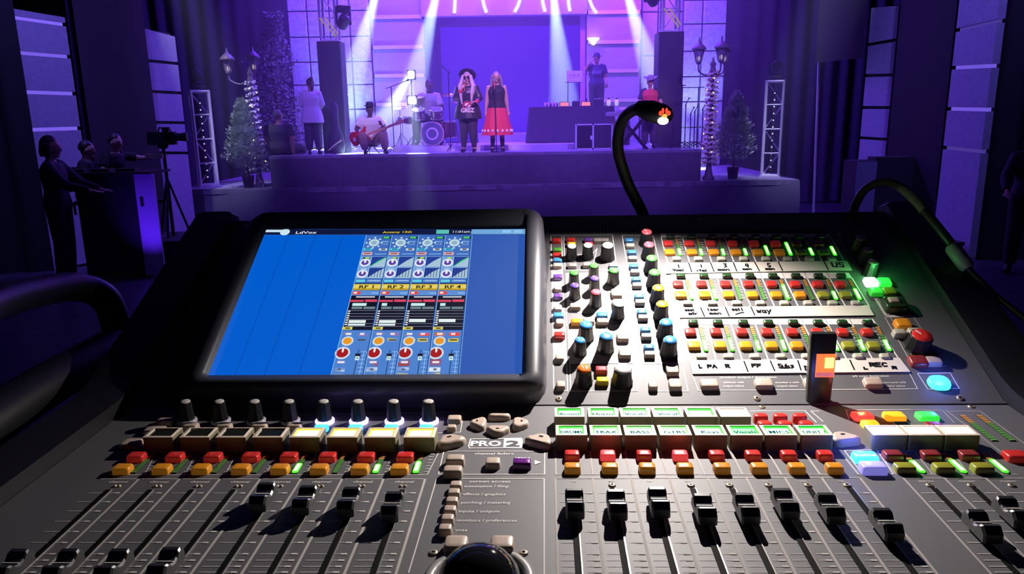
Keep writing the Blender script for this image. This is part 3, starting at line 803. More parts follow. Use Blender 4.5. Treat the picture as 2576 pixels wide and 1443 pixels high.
def bass_guitar():
    t = thing('bass_guitar', 'glossy red bass guitar held by the seated player', 'guitar')
    out = [(-.30, -.02), (-.29, .10), (-.22, .165), (-.12, .15), (-.05, .11), (.03, .13), (.10, .19), (.13, .17), (.09, .08), (.06, .03), (.09, -.03), (.13, -.08), (.1, -.12), (.02, -.11), (-.06, -.09), (-.12, -.12), (-.2, -.15), (-.27, -.12)]
    out = [(x, y) for x, y in out]
    ring = lambda z, s: [(x * s, y * s, z) for x, y in out]
    build(MB().loft([ring(-.02, .96), ring(-.015, 1), ring(.015, 1), ring(.02, .96)], smooth=False), 'guitar_body', mat('red_lacquer', (.65, .03, .03), .15, coat=.8), t)
    build(MB().box((-.08, -.06, .022), (.2, .1, .004), rot=.2), 'pickguard', mat('pickguard_brown', (.2, .03, .03), .3), t)
    build(MB().box((.42, 0, .02), (.68, .05, .022)), 'neck', mat('maple', (.6, .3, .2), .4), t)
    hd = [(.76, -.03), (.80, -.04), (.93, -.03), (.96, .03), (.93, .06), (.8, .05), (.76, .03)]
    build(MB().loft([[(x, y, .0) for x, y in hd], [(x, y, .022) for x, y in hd]], smooth=False), 'headstock', mat('maple_pale', (.75, .42, .3), .4), t)
    for k in range(4): build(MB().cyl((.81 + k * .035, .05, .01), (.81 + k * .035, .085, .01), .008, 6), 'tuning_peg', M_ALU, t)
    build(MB().box((-.2, 0, .026), (.05, .08, .014)), 'bridge', M_ALU, t)
    for k in range(2): build(MB().box((-.12 + k * .08, 0, .024), (.025, .075, .01)), 'pickup', M_BLACK, t)
    return t
bg = bass_guitar()
bp_ = mwb @ V((-.13, -.3, seat + .2))
bg.matrix_basis = Matrix.Translation(bp_) @ Matrix.Rotation(-.1, 4, 'Z') @ Matrix.Rotation(-.33, 4, 'Y') @ Matrix.Rotation(PI / 2, 4, 'X') @ Matrix.Scale(1.0, 4)
# woman with her back turned
p = stand_at(792, 16.55)
t, J, HM = person('person seen from behind in loose pale blouse and dark trousers, hair tied up', p, PI + .15, 'tan', dict(elr=(.24, -.05, 1.13), wrr=(.16, -.22, 1.1), har=(.1, -.28, 1.1), ell=(-.24, -.02, 1.13), wrl=(-.18, -.2, 1.05), hal=(-.12, -.27, 1.05)), .94, 1.28, .5, 0,
                  mat('blouse_pale_lilac', (.62, .58, .72), .8, bump=.3, bscale=14), 'long', 'trousers', mat('trousers_charcoal', (.06, .055, .075), .8), hair=mat('hair_brown', (.08, .04, .03), .5), hairstyle='bun', top_len=.16)
# man sitting with back turned
p = stand_at(706, 16.55)
fl = dict(pel=(0, 0, .13), wst=(0, .0, .28), chs=(0, .0, .46), nek=(0, -.01, .63), hed=(0, -.03, .765), shl=(-.2, 0, .56), shr=(.2, 0, .56), ell=(-.27, .0, .3), wrl=(-.28, .02, .12), hal=(-.28, .0, .05), elr=(.27, .0, .3), wrr=(.26, .04, .12), har=(.26, .02, .05),
          hil=(-.09, 0, .1), knl=(-.22, -.4, .12), anl=(-.2, -.75, .09), tol=(-.2, -.85, .12), hir=(.09, 0, .1), knr=(.22, -.4, .12), anr=(.2, -.75, .09), tor=(.2, -.85, .12))
person('grey-haired man in dark polo shirt sitting on the stage edge seen from behind', p, PI - .1, 'tan', fl, 1.08, 1.3, -.4, 0, mat('polo_dark', (.05, .045, .07), .8, bump=.2, bscale=20), 'short', 'trousers', None, hair=mat('hair_grey', (.16, .13, .15), .6, bump=.4, bscale=50), hairstyle='short')
# drummer
RIS = DECK + .12
mb = MB().box(((atY(985, 300, 17.2).x + atY(1552, 300, 17.2).x) / 2, 18.15, DECK + .06), (atY(1552, 300, 17.2).x - atY(985, 300, 17.2).x, 1.9, .119))
o = build(mb, 'low_riser', mat('riser_pale', (.55, .5, .6), .5)); tag(o, 'low pale riser platform running under the drums', 'riser')
mb = MB().keycap([(0, .62, .4, .03), (.30, .66, .42, .03), (.33, .66, .42, .03)], Matrix.Translation((onY(1270, 20.0, 0).x, 20.0, DECK)), n=3, smooth=False)
o = build(mb, 'centre_step', mat('step_lilac', (.55, .45, .7), .5)); tag(o, 'pale step box in front of the dark screen', 'step')
p = stand_at(1083, 18.3, RIS)
dz = .30
ds = {k: (v[0], v[1], v[2] + dz) for k, v in sit.items() if k[:2] not in ('an', 'to')}
ds.update(ell=(-.3, -.1, .72), wrl=(-.22, -.33, .68), hal=(-.16, -.42, .66), elr=(.3, -.1, .72), wrr=(.25, -.33, .7), har=(.2, -.42, .68), knl=(-.22, -.4, .56), knr=(.26, -.4, .56), anl=(-.22, -.4, .09), anr=(.26, -.4, .09), tol=(-.24, -.53, .03), tor=(.28, -.53, .03))
person('drummer in a pale tee sitting behind the drum kit', p, 0, 'dark', ds, 1.12, 1.1, 0, .15, mat('tee_pale_grey', (.5, .45, .5), .8), 'short', 'trousers', None, hair=DKHAIR)
t2 = thing('drum_throne', 'round black drum throne under the drummer', 'stool', p + V((0, .06, 0)))
build(MB().lathe([(.16, .44), (.17, .47), (.15, .5)], 20), 'seat', M_BLACK, t2); build(MB().cyl((0, 0, .05), (0, 0, .45), .02), 'post', M_ALU, t2)
for k in range(3):
    a = k * 2.09; build(MB().cyl((0, 0, .15), (.22 * math.cos(a), .22 * math.sin(a), .01), .01, 6), 'leg', M_ALU, t2)
M_DRUM = mat('drum_shell_wine', (.12, .02, .08), .25, coat=.6); M_HEADW = mat('drum_head_clear', (.15, .13, .25), .3); M_CHROME = mat('chrome', (.8, .8, .85), .15, 1.0); M_CYM = mat('cymbal_brass', (.8, .6, .25), .25, 1.0)
def drum(label, loc, r, h, rx=0.0, rz=0, legs=0, head=M_HEADW, cat='drum', name='drum', stand=0):
    t = thing(name, label, cat, loc, rz); R = Matrix.Rotation(rx, 4, 'X')
    R = Matrix.Translation((0, 0, 0)) @ R
    build(MB().lathe([(r, -h / 2), (r, h / 2)], 28, R, cap0=True, cap1=True), 'shell', M_DRUM, t)
    for s in (-1, 1):
        build(MB().lathe([(r * 1.0, s * h / 2 - .012), (r * 1.05, s * h / 2 - .012), (r * 1.05, s * h / 2 + .014), (r * .96, s * h / 2 + .014), (r * .96, s * h / 2)], 28, R, cap0=False, cap1=False), 'hoop', mat('hoop_pink', (.6, .35, .45), .3) if r > .2 else M_CHROME, t)
    build(MB().lathe([(r * .95, h / 2 + .004), (r * .3, h / 2 + .005)], 24, R), 'drum_head', head, t)
    for k in range(6):
        a = k * PI / 3 + .3; build(MB().box((r * 1.03 * math.cos(a), r * 1.03 * math.sin(a), 0), (.02, .02, h * .5), R), 'lug', M_CHROME, t)
    return t
pb = stand_at(1090, 17.45, RIS)
d_ = drum('large bass drum with pink hoops facing the audience', (pb.x, 17.5, RIS + .27), .26, .36, PI / 2, 0, name='bass_drum')
for s in (-1, 1): build(MB().cyl((s * .2, -.1, -.1), (s * .34, -.18, -.265), .01, 6), 'spur', M_CHROME, d_)
rg = MB().lathe([(.10, .19), (.105, .195), (.14, .195), (.145, .19)], 24, Matrix.Rotation(PI / 2, 4, 'X'), cap0=False, cap1=False); build(rg, 'head_ring', mat('head_print', (.7, .55, .75), .4), d_)
for px, z, r, lab in ((1066, .72, .14, 'left rack tom above the bass drum'), (1110, .72, .15, 'right rack tom above the bass drum')):
    q = onY(px, 17.7, 0); tt = drum('small ' + lab, (q.x, 17.72, RIS + z), r, .2, .35, 0, name='rack_tom')
    build(MB().cyl((0, .1, -.05), (0, .12, -.35), .012, 6), 'mount', M_CHROME, tt)
for px, Y, z, r, h, lab in ((1032, 17.8, .58, .16, .13, 'snare drum left of the bass drum'), (1138, 17.8, .36, .19, .36, 'floor tom right of the bass drum')):
    q = onY(px, Y, 0); tt = drum(lab, (q.x, Y, RIS + z), r, h, 0.08, name='snare_drum' if h < .2 else 'floor_tom')
    for k in range(3):
        a = k * 2.09; build(MB().cyl((r * math.cos(a), r * math.sin(a), 0), (r * 1.2 * math.cos(a), r * 1.2 * math.sin(a), -z + .005), .008, 6), 'leg', M_CHROME, tt)
for px, Y, z, r, lab in ((1010, 17.6, .86, .17, 'hi-hat cymbal on a stand at the drum kit left end'), (1050, 18.1, 1.12, .22, 'crash cymbal on a stand beside the drummer left'), (1140, 18.1, 1.15, .24, 'ride cymbal on a stand beside the drummer right'), (1160, 17.7, .98, .18, 'small splash cymbal on the right end of the kit')):
    q = onY(px, Y, RIS); tt = thing('cymbal', lab, 'cymbal', q)
    R = Matrix.Translation((0, 0, z)) @ Matrix.Rotation(.22, 4, 'X')
    build(MB().lathe([(r, 0), (r * .6, .012), (r * .2, .02), (r * .15, .035), (.01, .04)], 26, R, cap0=False), 'plate', M_CYM, tt)
    build(MB().cyl((0, 0, .0), (0, 0, z + .05), .009, 6), 'stand_pole', M_CHROME, tt)
    for k in range(3):
        a = k * 2.09; build(MB().cyl((0, 0, .3), (.2 * math.cos(a), .2 * math.sin(a), .01), .008, 6), 'leg', M_CHROME, tt)
def mic_stand(label, px, Y, z0, h, boom=None, group=None):
    q = onY(px, Y, z0); tt = thing('mic_stand', label, 'microphone stand', q, 0, group)
    build(MB().cyl((0, 0, .02), (0, 0, h), .011, 8), 'pole', M_BLACK, tt)
    for k in range(3):
        a = k * 2.09 + .3; build(MB().cyl((0, 0, .14), (.26 * math.cos(a), .26 * math.sin(a), .01), .009, 6), 'leg', M_BLACK, tt)
    if boom:
        build(MB().cyl((-boom[0] * .35, 0, h - boom[1] * .35), (boom[0], 0, h + boom[1]), .009, 6), 'boom', M_BLACK, tt)
        build(MB().cyl((boom[0], 0, h + boom[1]), (boom[0] * 1.18, 0, h + boom[1] * 1.1 + .01), .02, 8), 'clipped_microphone', M_MIC, tt)
    return tt
mic_stand('tall boom stand left of the bright lamp', 992, 17.3, DECK, 1.45, (.35, .12))
mic_stand('boom stand behind the woman in the hat', 1134, 17.2, DECK, 1.75, (-.12, .1))
mic_stand('tall boom stand right of the right covered column', 1752, 16.7, DECK, 1.3, (-.36, .0))
for px, h in ((1722, .95), (1735, .75), (1745, .8), (1765, .85)): mic_stand('short stand in the cluster right of the right covered column, %s' % {1722: 'leftmost', 1735: 'second from left', 1745: 'beside the tall boom stand', 1765: 'rightmost'}[px], px, 16.9, DECK, h, (.06, .12))
mic_stand('boom stand reaching over the keyboard player right side', 1712, 16.55, DECK, 1.35, (-.22, .05))
# person half hidden behind the left column
person('person in dark clothes half hidden behind the left covered column', onY(874, 19.2, DECK), PI / 2, 'tan', None, .86, 1.1, 0, 0, M_BLK, 'long', 'trousers', None, hair=DKHAIR)
# guitar bag leaning
q = onY(848, 16.75, DECK)
t2 = thing('guitar_bag', 'padded dark guitar bag leaning against the left covered column', 'guitar bag', q, -.1)
prof = [(0, .05), (.02, .17), (.2, .2), (.42, .16), (.55, .1), (.75, .085), (1.0, .09), (1.08, .07), (1.1, .03)]
mb = MB(); mb.loft([[(w * math.cos(a) + .1 * (1 - z / 1.1) * 0 - .04 * z, .06 * math.sin(a) + .12 * z, z) for a in [2 * PI * k / 16 for k in range(16)]] for z, w in prof])
build(mb, 'bag', mat('bag_nylon', (.06, .055, .08), .6, bump=.5, bscale=18), t2)
build(MB().tube([(-.17, -.045, .08), (-.02, -.06, .2), (.13, -.04, .3)], .016, 6), 'reflective_strap', mat('strap_cream', (.8, .7, .5), .5), t2)
# DJ and table
tb_x0, tb_x1 = atY(1332, 300, 17.9).x, atY(1545, 300, 17.9).x; tw_ = tb_x1 - tb_x0
t2 = thing('cloth_table', 'long table under a dark floor-length cloth carrying electronic gear', 'table', ((tb_x0 + tb_x1) / 2, 18.3, RIS))
build(MB().box((0, 0, .81), (tw_ - .06, .7, .03)), 'table_top', M_BLACK, t2)
mb = MB(); vs = []; n = 96
for k in range(n):
    u = k / n * 4; side = int(u); f = u - side
    cx = [(-1 + 2 * f, -1), (1, -1 + 2 * f), (1 - 2 * f, 1), (-1, 1 - 2 * f)][side]
    for z, e in ((.83, 0), (.45, .03), (.005, .07)):
        r = 1 + e + .02 * math.sin(k * 1.7) * (1 - z)
        vs.append((cx[0] * tw_ / 2 * r, cx[1] * .36 * (r + .03), z))
fs = []
for k in range(n):
    m_ = (k + 1) % n
    for q_ in range(2): fs.append((k * 3 + q_, k * 3 + q_ + 1, m_ * 3 + q_ + 1, m_ * 3 + q_))
mb.add(vs, fs, smooth=True); mb.box((0, 0, .832), (tw_, .74, .006))
build(mb, 'tablecloth', mat('cloth_charcoal', (.07, .065, .085), .8, bump=.2, bscale=12), t2)
TZ = DECK + .957
lt = onY(1445, 18.1, TZ); t2 = thing('laptop', 'pale open laptop with its lid toward the audience on a stand', 'laptop', (lt.x, 18.25, TZ + .56), .1)
build(MB().keycap([(0, .19, .13, .01), (.015, .19, .13, .01)]), 'base', M_ALU, t2)
Rl = Matrix.Translation((0, -.12, .01)) @ Matrix.Rotation(1.35, 4, 'X') @ Matrix.Translation((0, .13, 0))
build(MB().keycap([(0, .19, .13, .01), (.01, .19, .13, .01)], Rl), 'lid', mat('lid_silver', (.75, .72, .78), .4), t2)
for k in range(9): build(MB().box((-.13 + .032 * k, .03 * math.sin(k * 2.1), .0115), (.026, .04, .002), Rl, rot=k), 'sticker', mat('sticker_%d' % (k % 3), [(.7, .5, .3), (.3, .2, .5), (.8, .6, .7)][k % 3], .5), t2)
t3 = thing('laptop_stand', 'thin black stand holding the laptop above the table', 'stand', (lt.x, 18.25, TZ))
build(MB().box((0, 0, .005), (.3, .25, .01)), 'foot', M_BLACK, t3)
for s in (-1, 1): build(MB().cyl((s * .14, .1, .01), (s * .14, 0, .555), .01, 6), 'arm', M_BLACK, t3)
for px, w, lab, e in ((1420, .2, 'small orange-lit display on the gear table, left one', 1), (1474, .2, 'small orange-lit display on the gear table, right one', 1)):
    q = onY(px, 17.98, TZ); t3 = thing('display_unit', lab, 'display', q)
    build(MB().box((0, .03, .055), (w + .03, .05, .11)), 'housing', M_BLACK, t3); build(MB().box((0, .003, .055), (w, .006, .085)), 'display', mat('orange_lit', (1, .4, .2), .4, emit=(1, .25, .12), es=.9), t3)
for px, w, h, lab in ((1388, .3, .09, 'low black mixer at the left end of the gear table'), (1448, .16, .12, 'small black sound box between the orange displays'), (1504, .24, .16, 'black deck unit right of the orange displays')):
    q = onY(px, 18.2, TZ); t3 = thing('sound_unit', lab, 'audio gear', q)
    build(MB().keycap([(0, w / 2, .13, .01), (h, w / 2, .12, .01)]), 'case', M_SPK, t3)
    for k in range(4): build(MB().lathe([(.016, h), (.014, h + .025)], 10, c=(-w * .35 + k * w * .23, -.05, 0)), 'knob', M_ALU, t3)
for k, px in enumerate((1372, 1380, 1390, 1398)):
    q = onY(px, 18.02, TZ); t3 = thing('drinking_glass', '%s of the four pale cups on the left end of the gear table' % ('leftmost', 'second', 'third', 'rightmost')[k], 'cup', q)
    build(MB().lathe([(.026, 0), (.034, .1), (.031, .1), (.023, .006)], 14, cap1=False), 'cup', mat('cup_pale', (.6, .45, .55), .3), t3)
for k, px in enumerate((1531, 1551)):
    q = onY(px, 18.05, TZ); t3 = thing('table_lantern', 'small lit glass lantern at the table right end, %s one' % ('left', 'right')[k], 'lantern', q)
    build(MB().lathe([(.03, 0), (.05, .05), (.05, .1), (.02, .15)], 12), 'globe', mat('lantern_glass', (.7, .6, .7), .3, emit=(.9, .7, .6), es=.5), t3); build(MB().lathe([(.02, .15), (.03, .16), (.008, .19)], 10), 'top', M_BLACK, t3)
drm = MB().box((onY(1500, 19.4, 0).x, 19.75, DECK + .3), (1.6, 1.2, .6)); o = build(drm, 'rear_riser', M_BLACK); tag(o, 'black riser behind the gear table carrying the man in the cap', 'riser')
p = onY(1500, 19.45, DECK + .6)
t, J, HM = person('man in dark cap and dark lettered tee behind the gear table, hand at his ear', p, -.1, 'tan', dict(ell=(-.30, -.1, 1.32), wrl=(-.16, -.12, 1.5), hal=(-.1, -.1, 1.56), elr=(.24, -.02, 1.12), wrr=(.26, -.16, .95)), .97, 1.2, .5, .1,
                  mat('tee_navy', (.03, .02, .08), .8), 'short', 'trousers', None, hair=DKHAIR, hat=('cap', mat('cap_navy', (.02, .02, .05), .8)))
vs, fs, w = text_geo('SPORT', .03); build(MB().add(vs, fs, Matrix.Translation((0, -.168, 1.2)) @ Matrix.Rotation(PI / 2, 4, 'X') @ Matrix.Diagonal((.085, .1, 1, 1))), 'shirt_lettering', mat('print_lilac', (.4, .3, .6), .6), t)
# road case
q = onY(1494, 16.75, DECK)
t2 = thing('road_case', 'black road case with pale metal edges standing open on the deck', 'road case', (q.x, 16.75, DECK), .0)
wc, hc = .80, .56
build(MB().box((0, .2, hc / 2), (wc, .38, hc - .02)), 'case', M_SPK, t2)
for x in (-wc / 2, -.02, wc / 2): build(MB().box((x, 0, hc / 2), (.035, .03, hc)), 'metal_edge', M_STRIP, t2)
for z in (.015, hc - .015): build(MB().box((0, 0, z), (wc, .03, .03)), 'metal_edge', M_STRIP, t2)
build(MB().box((-.06, -.02, .26), (.05, .02, .09)), 'latch', M_ALU, t2)
build(MB().box((-.21, 0.0, .27), (.3, .02, .44)), 'front_panel', M_BLACK, t2)
# keyboard on X stand + player
q = onY(1590, 16.7, DECK)
t2 = thing('keyboard_stand', 'black double X keyboard stand', 'stand', (q.x, 16.66, DECK))
for y in (-.12, .14):
    build(MB().cyl((-.3, y, .02), (.28, y, .70), .022, 8), 'brace', M_BLACK, t2); build(MB().cyl((.3, y + .03, .02), (-.28, y + .03, .70), .022, 8), 'brace', M_BLACK, t2)
build(MB().cyl((-.3, -.2, .02), (-.3, .2, .02), .02, 8), 'foot', M_BLACK, t2); build(MB().cyl((.3, -.2, .02), (.3, .2, .02), .02, 8), 'foot', M_BLACK, t2)
t3 = thing('keyboard', 'stage keyboard lying across the X stand', 'keyboard', (q.x - .02, 16.68, DECK + .72), 0)
build(MB().keycap([(0, .56, .16, .01), (.08, .56, .16, .01)], n=3, smooth=False), 'body', mat('keyboard_silver', (.45, .42, .5), .4), t3)
build(MB().box((0, .08, .084), (1.04, .12, .01)), 'key_bed', mat('keys_white', (.8, .8, .8), .3), t3)
for k in range(25): build(MB().box((-.5 + k * .0415, .1, .094), (.018, .08, .012)), 'black_key', M_BLACK, t3)
t4 = thing('synth_module', 'small second keyboard tilted above the stage keyboard', 'keyboard', (q.x + .05, 16.76, DECK + .83), 0)
build(MB().keycap([(0, .34, .1, .01), (.05, .34, .1, .01)], Matrix.Rotation(.3, 4, 'X')), 'body', mat('synth_lilac', (.5, .45, .6), .4), t4)
for s in (-1, 1): build(MB().cyl((s * .25, 0, 0), (s * .25, 0, -.03), .01, 6), 'foot', M_BLACK, t4)
p = onY(1632, 17.06, DECK)
person('keyboard player in hat and red waistcoat over a dark tee', p, -.15, 'light', dict(ell=(-.26, -.06, 1.1), wrl=(-.2, -.28, .98), hal=(-.16, -.36, .95), elr=(.27, -.06, 1.1), wrr=(.22, -.26, .98), har=(.18, -.34, .95)), .90, 1.25, -.1, .25,
       mat('tee_dark_navy', (.04, .035, .07), .8), 'short', 'trousers', mat('trousers_plum', (.1, .06, .12), .8), hair=DKHAIR, hat=('cowboy', mat('hat_lilac', (.3, .26, .4), .8)), vest=mat('vest_red', (.7, .06, .1), .7))

# ------------------------------------------------------------------ lamp posts, firs, foliage
M_BRONZE = mat('post_paint', (.22, .18, .22), .45); M_LGLASS = mat('lantern_pane', (.55, .5, .7), .15, trans=.6); M_GAR = mat('garland_leaf', (.8, .8, .85), .6)
def lamp_post(label, px, Y, ztop, heads, side_r, yellow=False, lean=0):
    q = onY(px, Y, WING); h = ztop - WING
    t = thing('lamp_post', label, 'lamp post', q)
    build(MB().lathe([(.13, 0), (.13, .05), (.09, .09), (.07, .2), (.06, .26), (.05, .34)], 18), 'base', M_BRONZE, t)
    build(MB().tube([(0, 0, .3), (lean * .5, 0, h * .45), (lean, 0, h * .82)], [.05, .042, .035], 12), 'post', M_BRONZE, t)
    hz_ = h * .80
    build(MB().lathe([(.035, hz_ - .12), (.08, hz_ - .06), (.06, hz_), (.05, hz_ + .06), (.07, hz_ + .1), (.03, hz_ + .16), (.012, hz_ + .24)], 14, c=(lean, 0, 0)), 'finial', M_BRONZE, t)
    for dx, dy, dz_ in heads:
        X, Z = lean + dx, hz_ + dz_
        build(MB().tube(catmull_([(lean, 0, hz_ - .03), (lean + dx * .5, dy * .5, hz_ - .12), (lean + dx * .95, dy, hz_ - .04), (X, dy, Z)], 5), .018, 8), 'arm', M_BRONZE, t)
        ln = build(MB().lathe([(.03, Z), (.055, Z + .02), (.06, Z + .05)], 6, c=(X, dy, 0), smooth=False), 'lantern', M_BRONZE, t)
        for k in range(6):
            a = k * PI / 3; a2 = (k + 1) * PI / 3
            build(MB().cyl((X + .058 * math.cos(a), dy + .058 * math.sin(a), Z + .04), (X + .115 * math.cos(a), dy + .115 * math.sin(a), Z + .30), .008, 5), 'glazing_bar', M_BRONZE, ln)
            build(MB().quad([(X + .056 * math.cos(a), dy + .056 * math.sin(a), Z + .05), (X + .056 * math.cos(a2), dy + .056 * math.sin(a2), Z + .05), (X + .112 * math.cos(a2), dy + .112 * math.sin(a2), Z + .29), (X + .112 * math.cos(a), dy + .112 * math.sin(a), Z + .29)]), 'pane', M_LGLASS, ln)
        build(MB().lathe([(.15, Z + .29), (.16, Z + .31), (.12, Z + .36), (.07, Z + .41), (.03, Z + .44), (.012, Z + .54)], 12, c=(X, dy, 0)), 'lantern_roof', M_BRONZE, ln)
        build(MB().sphere((X, dy, Z + .12), (.025, .025, .05), 8, 6), 'candle_bulb', mat('candle_bulb', (.9, .8, .6), .4, emit=(1, .85, .6), es=.8), ln)
    return t, h * .78, lean
def catmull_(pts, n=8):
    P = [Vector(p) for p in pts]; P = [P[0] * 2 - P[1]] + P + [P[-1] * 2 - P[-2]]; out = []
    for i in range(1, len(P) - 2):
        for k in range(n):
            t = k / n; a, b, c, d = P[i - 1:i + 3]
            out.append(.5 * ((2 * b) + (c - a) * t + (2 * a - 5 * b + 4 * c - d) * t * t + (3 * b - 3 * c + d - a) * t ** 3))
    out.append(P[-2]); return out
def garland(label, post, hh, lean, turns, m, mb_lit, seed):
    rnd = random.Random(seed); q = post.location
    t = thing('garland', label, 'garland', (q.x, q.y, q.z))
    path = []
    N_ = turns * 12
    for k in range(N_ + 1):
        u = k / N_; r = .095 + .07 * (1 - u) ** 2; a = u * turns * 2 * PI
        path.append((lean * u * .9 + r * math.cos(a), r * math.sin(a), .32 + u * (hh - .32)))
    build(MB().tube(path, .012, 5), 'cord', M_GAR, t)
    lf = MB()
    for (x, y, z) in path:
        for _ in range(6):
            a, b = rnd.uniform(0, 2 * PI), rnd.uniform(-1, 1); d = V((math.cos(a), math.sin(a), b)).normalized() * rnd.uniform(.04, .075); s = d.orthogonal().normalized() * .02
            p_ = V((x, y, z)); lf.quad([p_, p_ + d * .5 + s, p_ + d, p_ + d * .5 - s])
    build(lf, 'garland_leaves', m, t)['kind'] = 'stuff'
    for k in range(6, N_, 9):
        x, y, z = path[k]
        if y < .05: build(MB().sphere((x * 1.15, y * 1.15 - .01, z), .014, 7, 5), 'fairy_light', mb_lit, t)
    return t
M_YL = mat("fairy_light_lit", (1, .9, .5), .4, emit=(1, .85, .35), es=2.0)
M_GARY = mat('garland_pale_gold', (.9, .85, .5), .6)
post, hh, ln_ = lamp_post('two-lantern street lamp post at the stage left corner', 654, 16.25, 4.26, [(-.44, -.02, .08), (.06, .1, .12)], 0, lean=-.0)
garland('pale leafy garland spiralling round the left lamp post', post, hh, ln_, 16, M_GAR, M_YL, 3)
post, hh, ln_ = lamp_post('three-lantern street lamp post at the stage right corner', 1782, 16.3, 4.30, [(-.32, -.04, .10), (.14, -.08, .12), (.27, .12, .10)], 0, lean=.0)
garland('gold-lit leafy garland spiralling round the right lamp post', post, hh, ln_, 19, M_GARY, M_YL, 5)
def fir(label, px, Y, pyt, pyb, w, seed):
    rnd = random.Random(seed); q = onY(px, Y, WING)
    zt = atY(px, pyt, Y).z; h = zt - WING
    t = thing('potted_fir_tree', label, 'tree', q)
    build(MB().lathe([(.1, 0), (.125, .22), (.13, .26), (.118, .26), (.112, .24)], 18), 'pot', mat('pot_black', (.015, .015, .018), .5), t)
    build(MB().tube([(0, 0, .2), (.01, 0, .5), (0, 0, h * .95)], [.025, .022, .008], 8), 'trunk', mat('bark', (.12, .08, .06), .9), t)
    mb = MB()
    z0 = .42
    for k in range(4200):
        u = rnd.random() ** .85; z = z0 + u * (h - z0)
        R_ = w * (1 - u) ** .72 * (min(1, .5 + u * 3.2)) * (1 + .12 * math.sin(z * 23)); a = rnd.uniform(0, 2 * PI); r = R_ * rnd.uniform(.45, 1.0)
        c = V((r * math.cos(a), r * math.sin(a), z + rnd.uniform(-.03, .03))); d = V((math.cos(a), math.sin(a), rnd.uniform(.5, 1.5))).normalized() * rnd.uniform(.05, .1)
        s = V((-math.sin(a), math.cos(a), rnd.uniform(-.4, .4))).normalized() * rnd.uniform(.016, .034)
        mb.quad([c, c + d * .5 + s, c + d, c + d * .5 - s])
    o = build(mb, 'needles', mat('fir_green', (.5, .62, .48), .75, var=.35, bscale=9), t); o['kind'] = 'stuff'
    for k in range(0): pass
    return t
fir('small potted fir tree beside the left lamp post', 626, 16.15, 252, 470, .52, 11)
fir('small potted fir tree beside the right lamp post', 1843, 16.35, 236, 450, .54, 12)
# big leafy tree behind the left lamp post
rnd = random.Random(21); q = onY(712, 18.0, WING)
t2 = thing('leafy_tree', 'tall dark leafy artificial tree behind the left lamp post', 'tree', q)
build(MB().tube([(0, 0, 0), (.05, 0, 1.2), (-.05, 0, 2.6), (0, 0, 3.4)], [.07, .06, .04, .02], 8), 'trunk', mat('bark', (.12, .08, .06), .9), t2)
mb = MB()
for k in range(4200):
    u = rnd.random(); z = .25 + u * 3.6; R_ = .78 * (1 - max(0, u - .4) * 1.25) * (1 + .25 * math.sin(z * 5)); a = rnd.uniform(0, 2 * PI); r = R_ * rnd.random() ** .5
    c = V((r * math.cos(a) + .1 * math.sin(z * 2), r * math.sin(a) * .6, z)); a2, b2_ = rnd.uniform(0, 2 * PI), rnd.uniform(-1, 1)
    d = V((math.cos(a2), math.sin(a2), b2_)).normalized() * rnd.uniform(.05, .1); s = d.orthogonal().normalized() * .025
    mb.quad([c, c + d * .5 + s, c + d, c + d * .5 - s])
build(mb, 'foliage', mat('leaf_dark_green', (.16, .2, .16), .5, var=.3, bscale=5), t2)['kind'] = 'stuff'

# ------------------------------------------------------------------ crew at the left, camera
M_DRK = mat('crew_black', (.012, .012, .016), .8)
Yc = 9.6; zf = floor_z(Yc) - .0
p = onY(176, Yc, zf)
crew = dict(elr=(.22, -.2, 1.16), wrr=(.16, -.44, 1.08), har=(.14, -.53, 1.07), ell=(-.24, -.2, 1.17), wrl=(-.2, -.45, 1.1), hal=(-.18, -.54, 1.08))
hgt = 2.66 - zf
person('crew member in black standing at the left control desk', p, 1.75, 'light', crew, hgt / 1.74, 1.05, .1, .1, M_DRK, 'long', 'trousers', M_DRK, hair=mat('hair_auburn', (.05, .02, .02), .5), hairstyle='bob')
yd = 10.2; zd = floor_z(yd)
dt = onY(300, yd, 0); ztop_ = 2.75 - (428 - 316) / F * yd
x0, x1 = onY(240, yd, 0).x, onY(428, yd, 0).x
t2 = thing('control_desk', 'black control desk with one violet-lit side panel', 'desk', ((x0 + x1) / 2, yd, zd), 0)
hd_ = ztop_ - zd; wd = x1 - x0
build(MB().box((-.1, .25, hd_ / 2), (wd - .2, .5, hd_ - .04)), 'cabinet', M_DRK, t2); build(MB().box((0, .22, hd_ - .015), (wd + .04, .62, .03)), 'desk_top', M_DRK, t2)
build(MB().box((wd / 2 - .11, .0, hd_ / 2), (.27, .03, hd_ - .06)), 'side_panel', mat('panel_pale', (.45, .4, .6), .6), t2)
build(MB().box((wd / 2 - .17, -.02, hd_ * .72), (.04, .02, .12)), 'socket_plate', M_BLACK, t2)
for k in range(3):
    build(MB().box((-.55 + k * .35, .15, hd_ + .02), (.26, .2, .04)), 'control_surface', M_BLACK, t2)
spot('panel_uplight', ((x0 + x1) / 2 + wd / 2 - .1, yd - .9, zd + .15), ((x0 + x1) / 2 + wd / 2 - .1, yd, zd + .9), 60, (.12, .02, 1), 60, 1.0, .03)
mb = MB().box(((x0 + x1) / 2 + .1, yd + 1.15, (zd + .15)), (1.6, 1.0, .5)); o = build(mb, 'crew_platform', M_DRK); tag(o, 'low black platform behind the left control desk', 'platform')
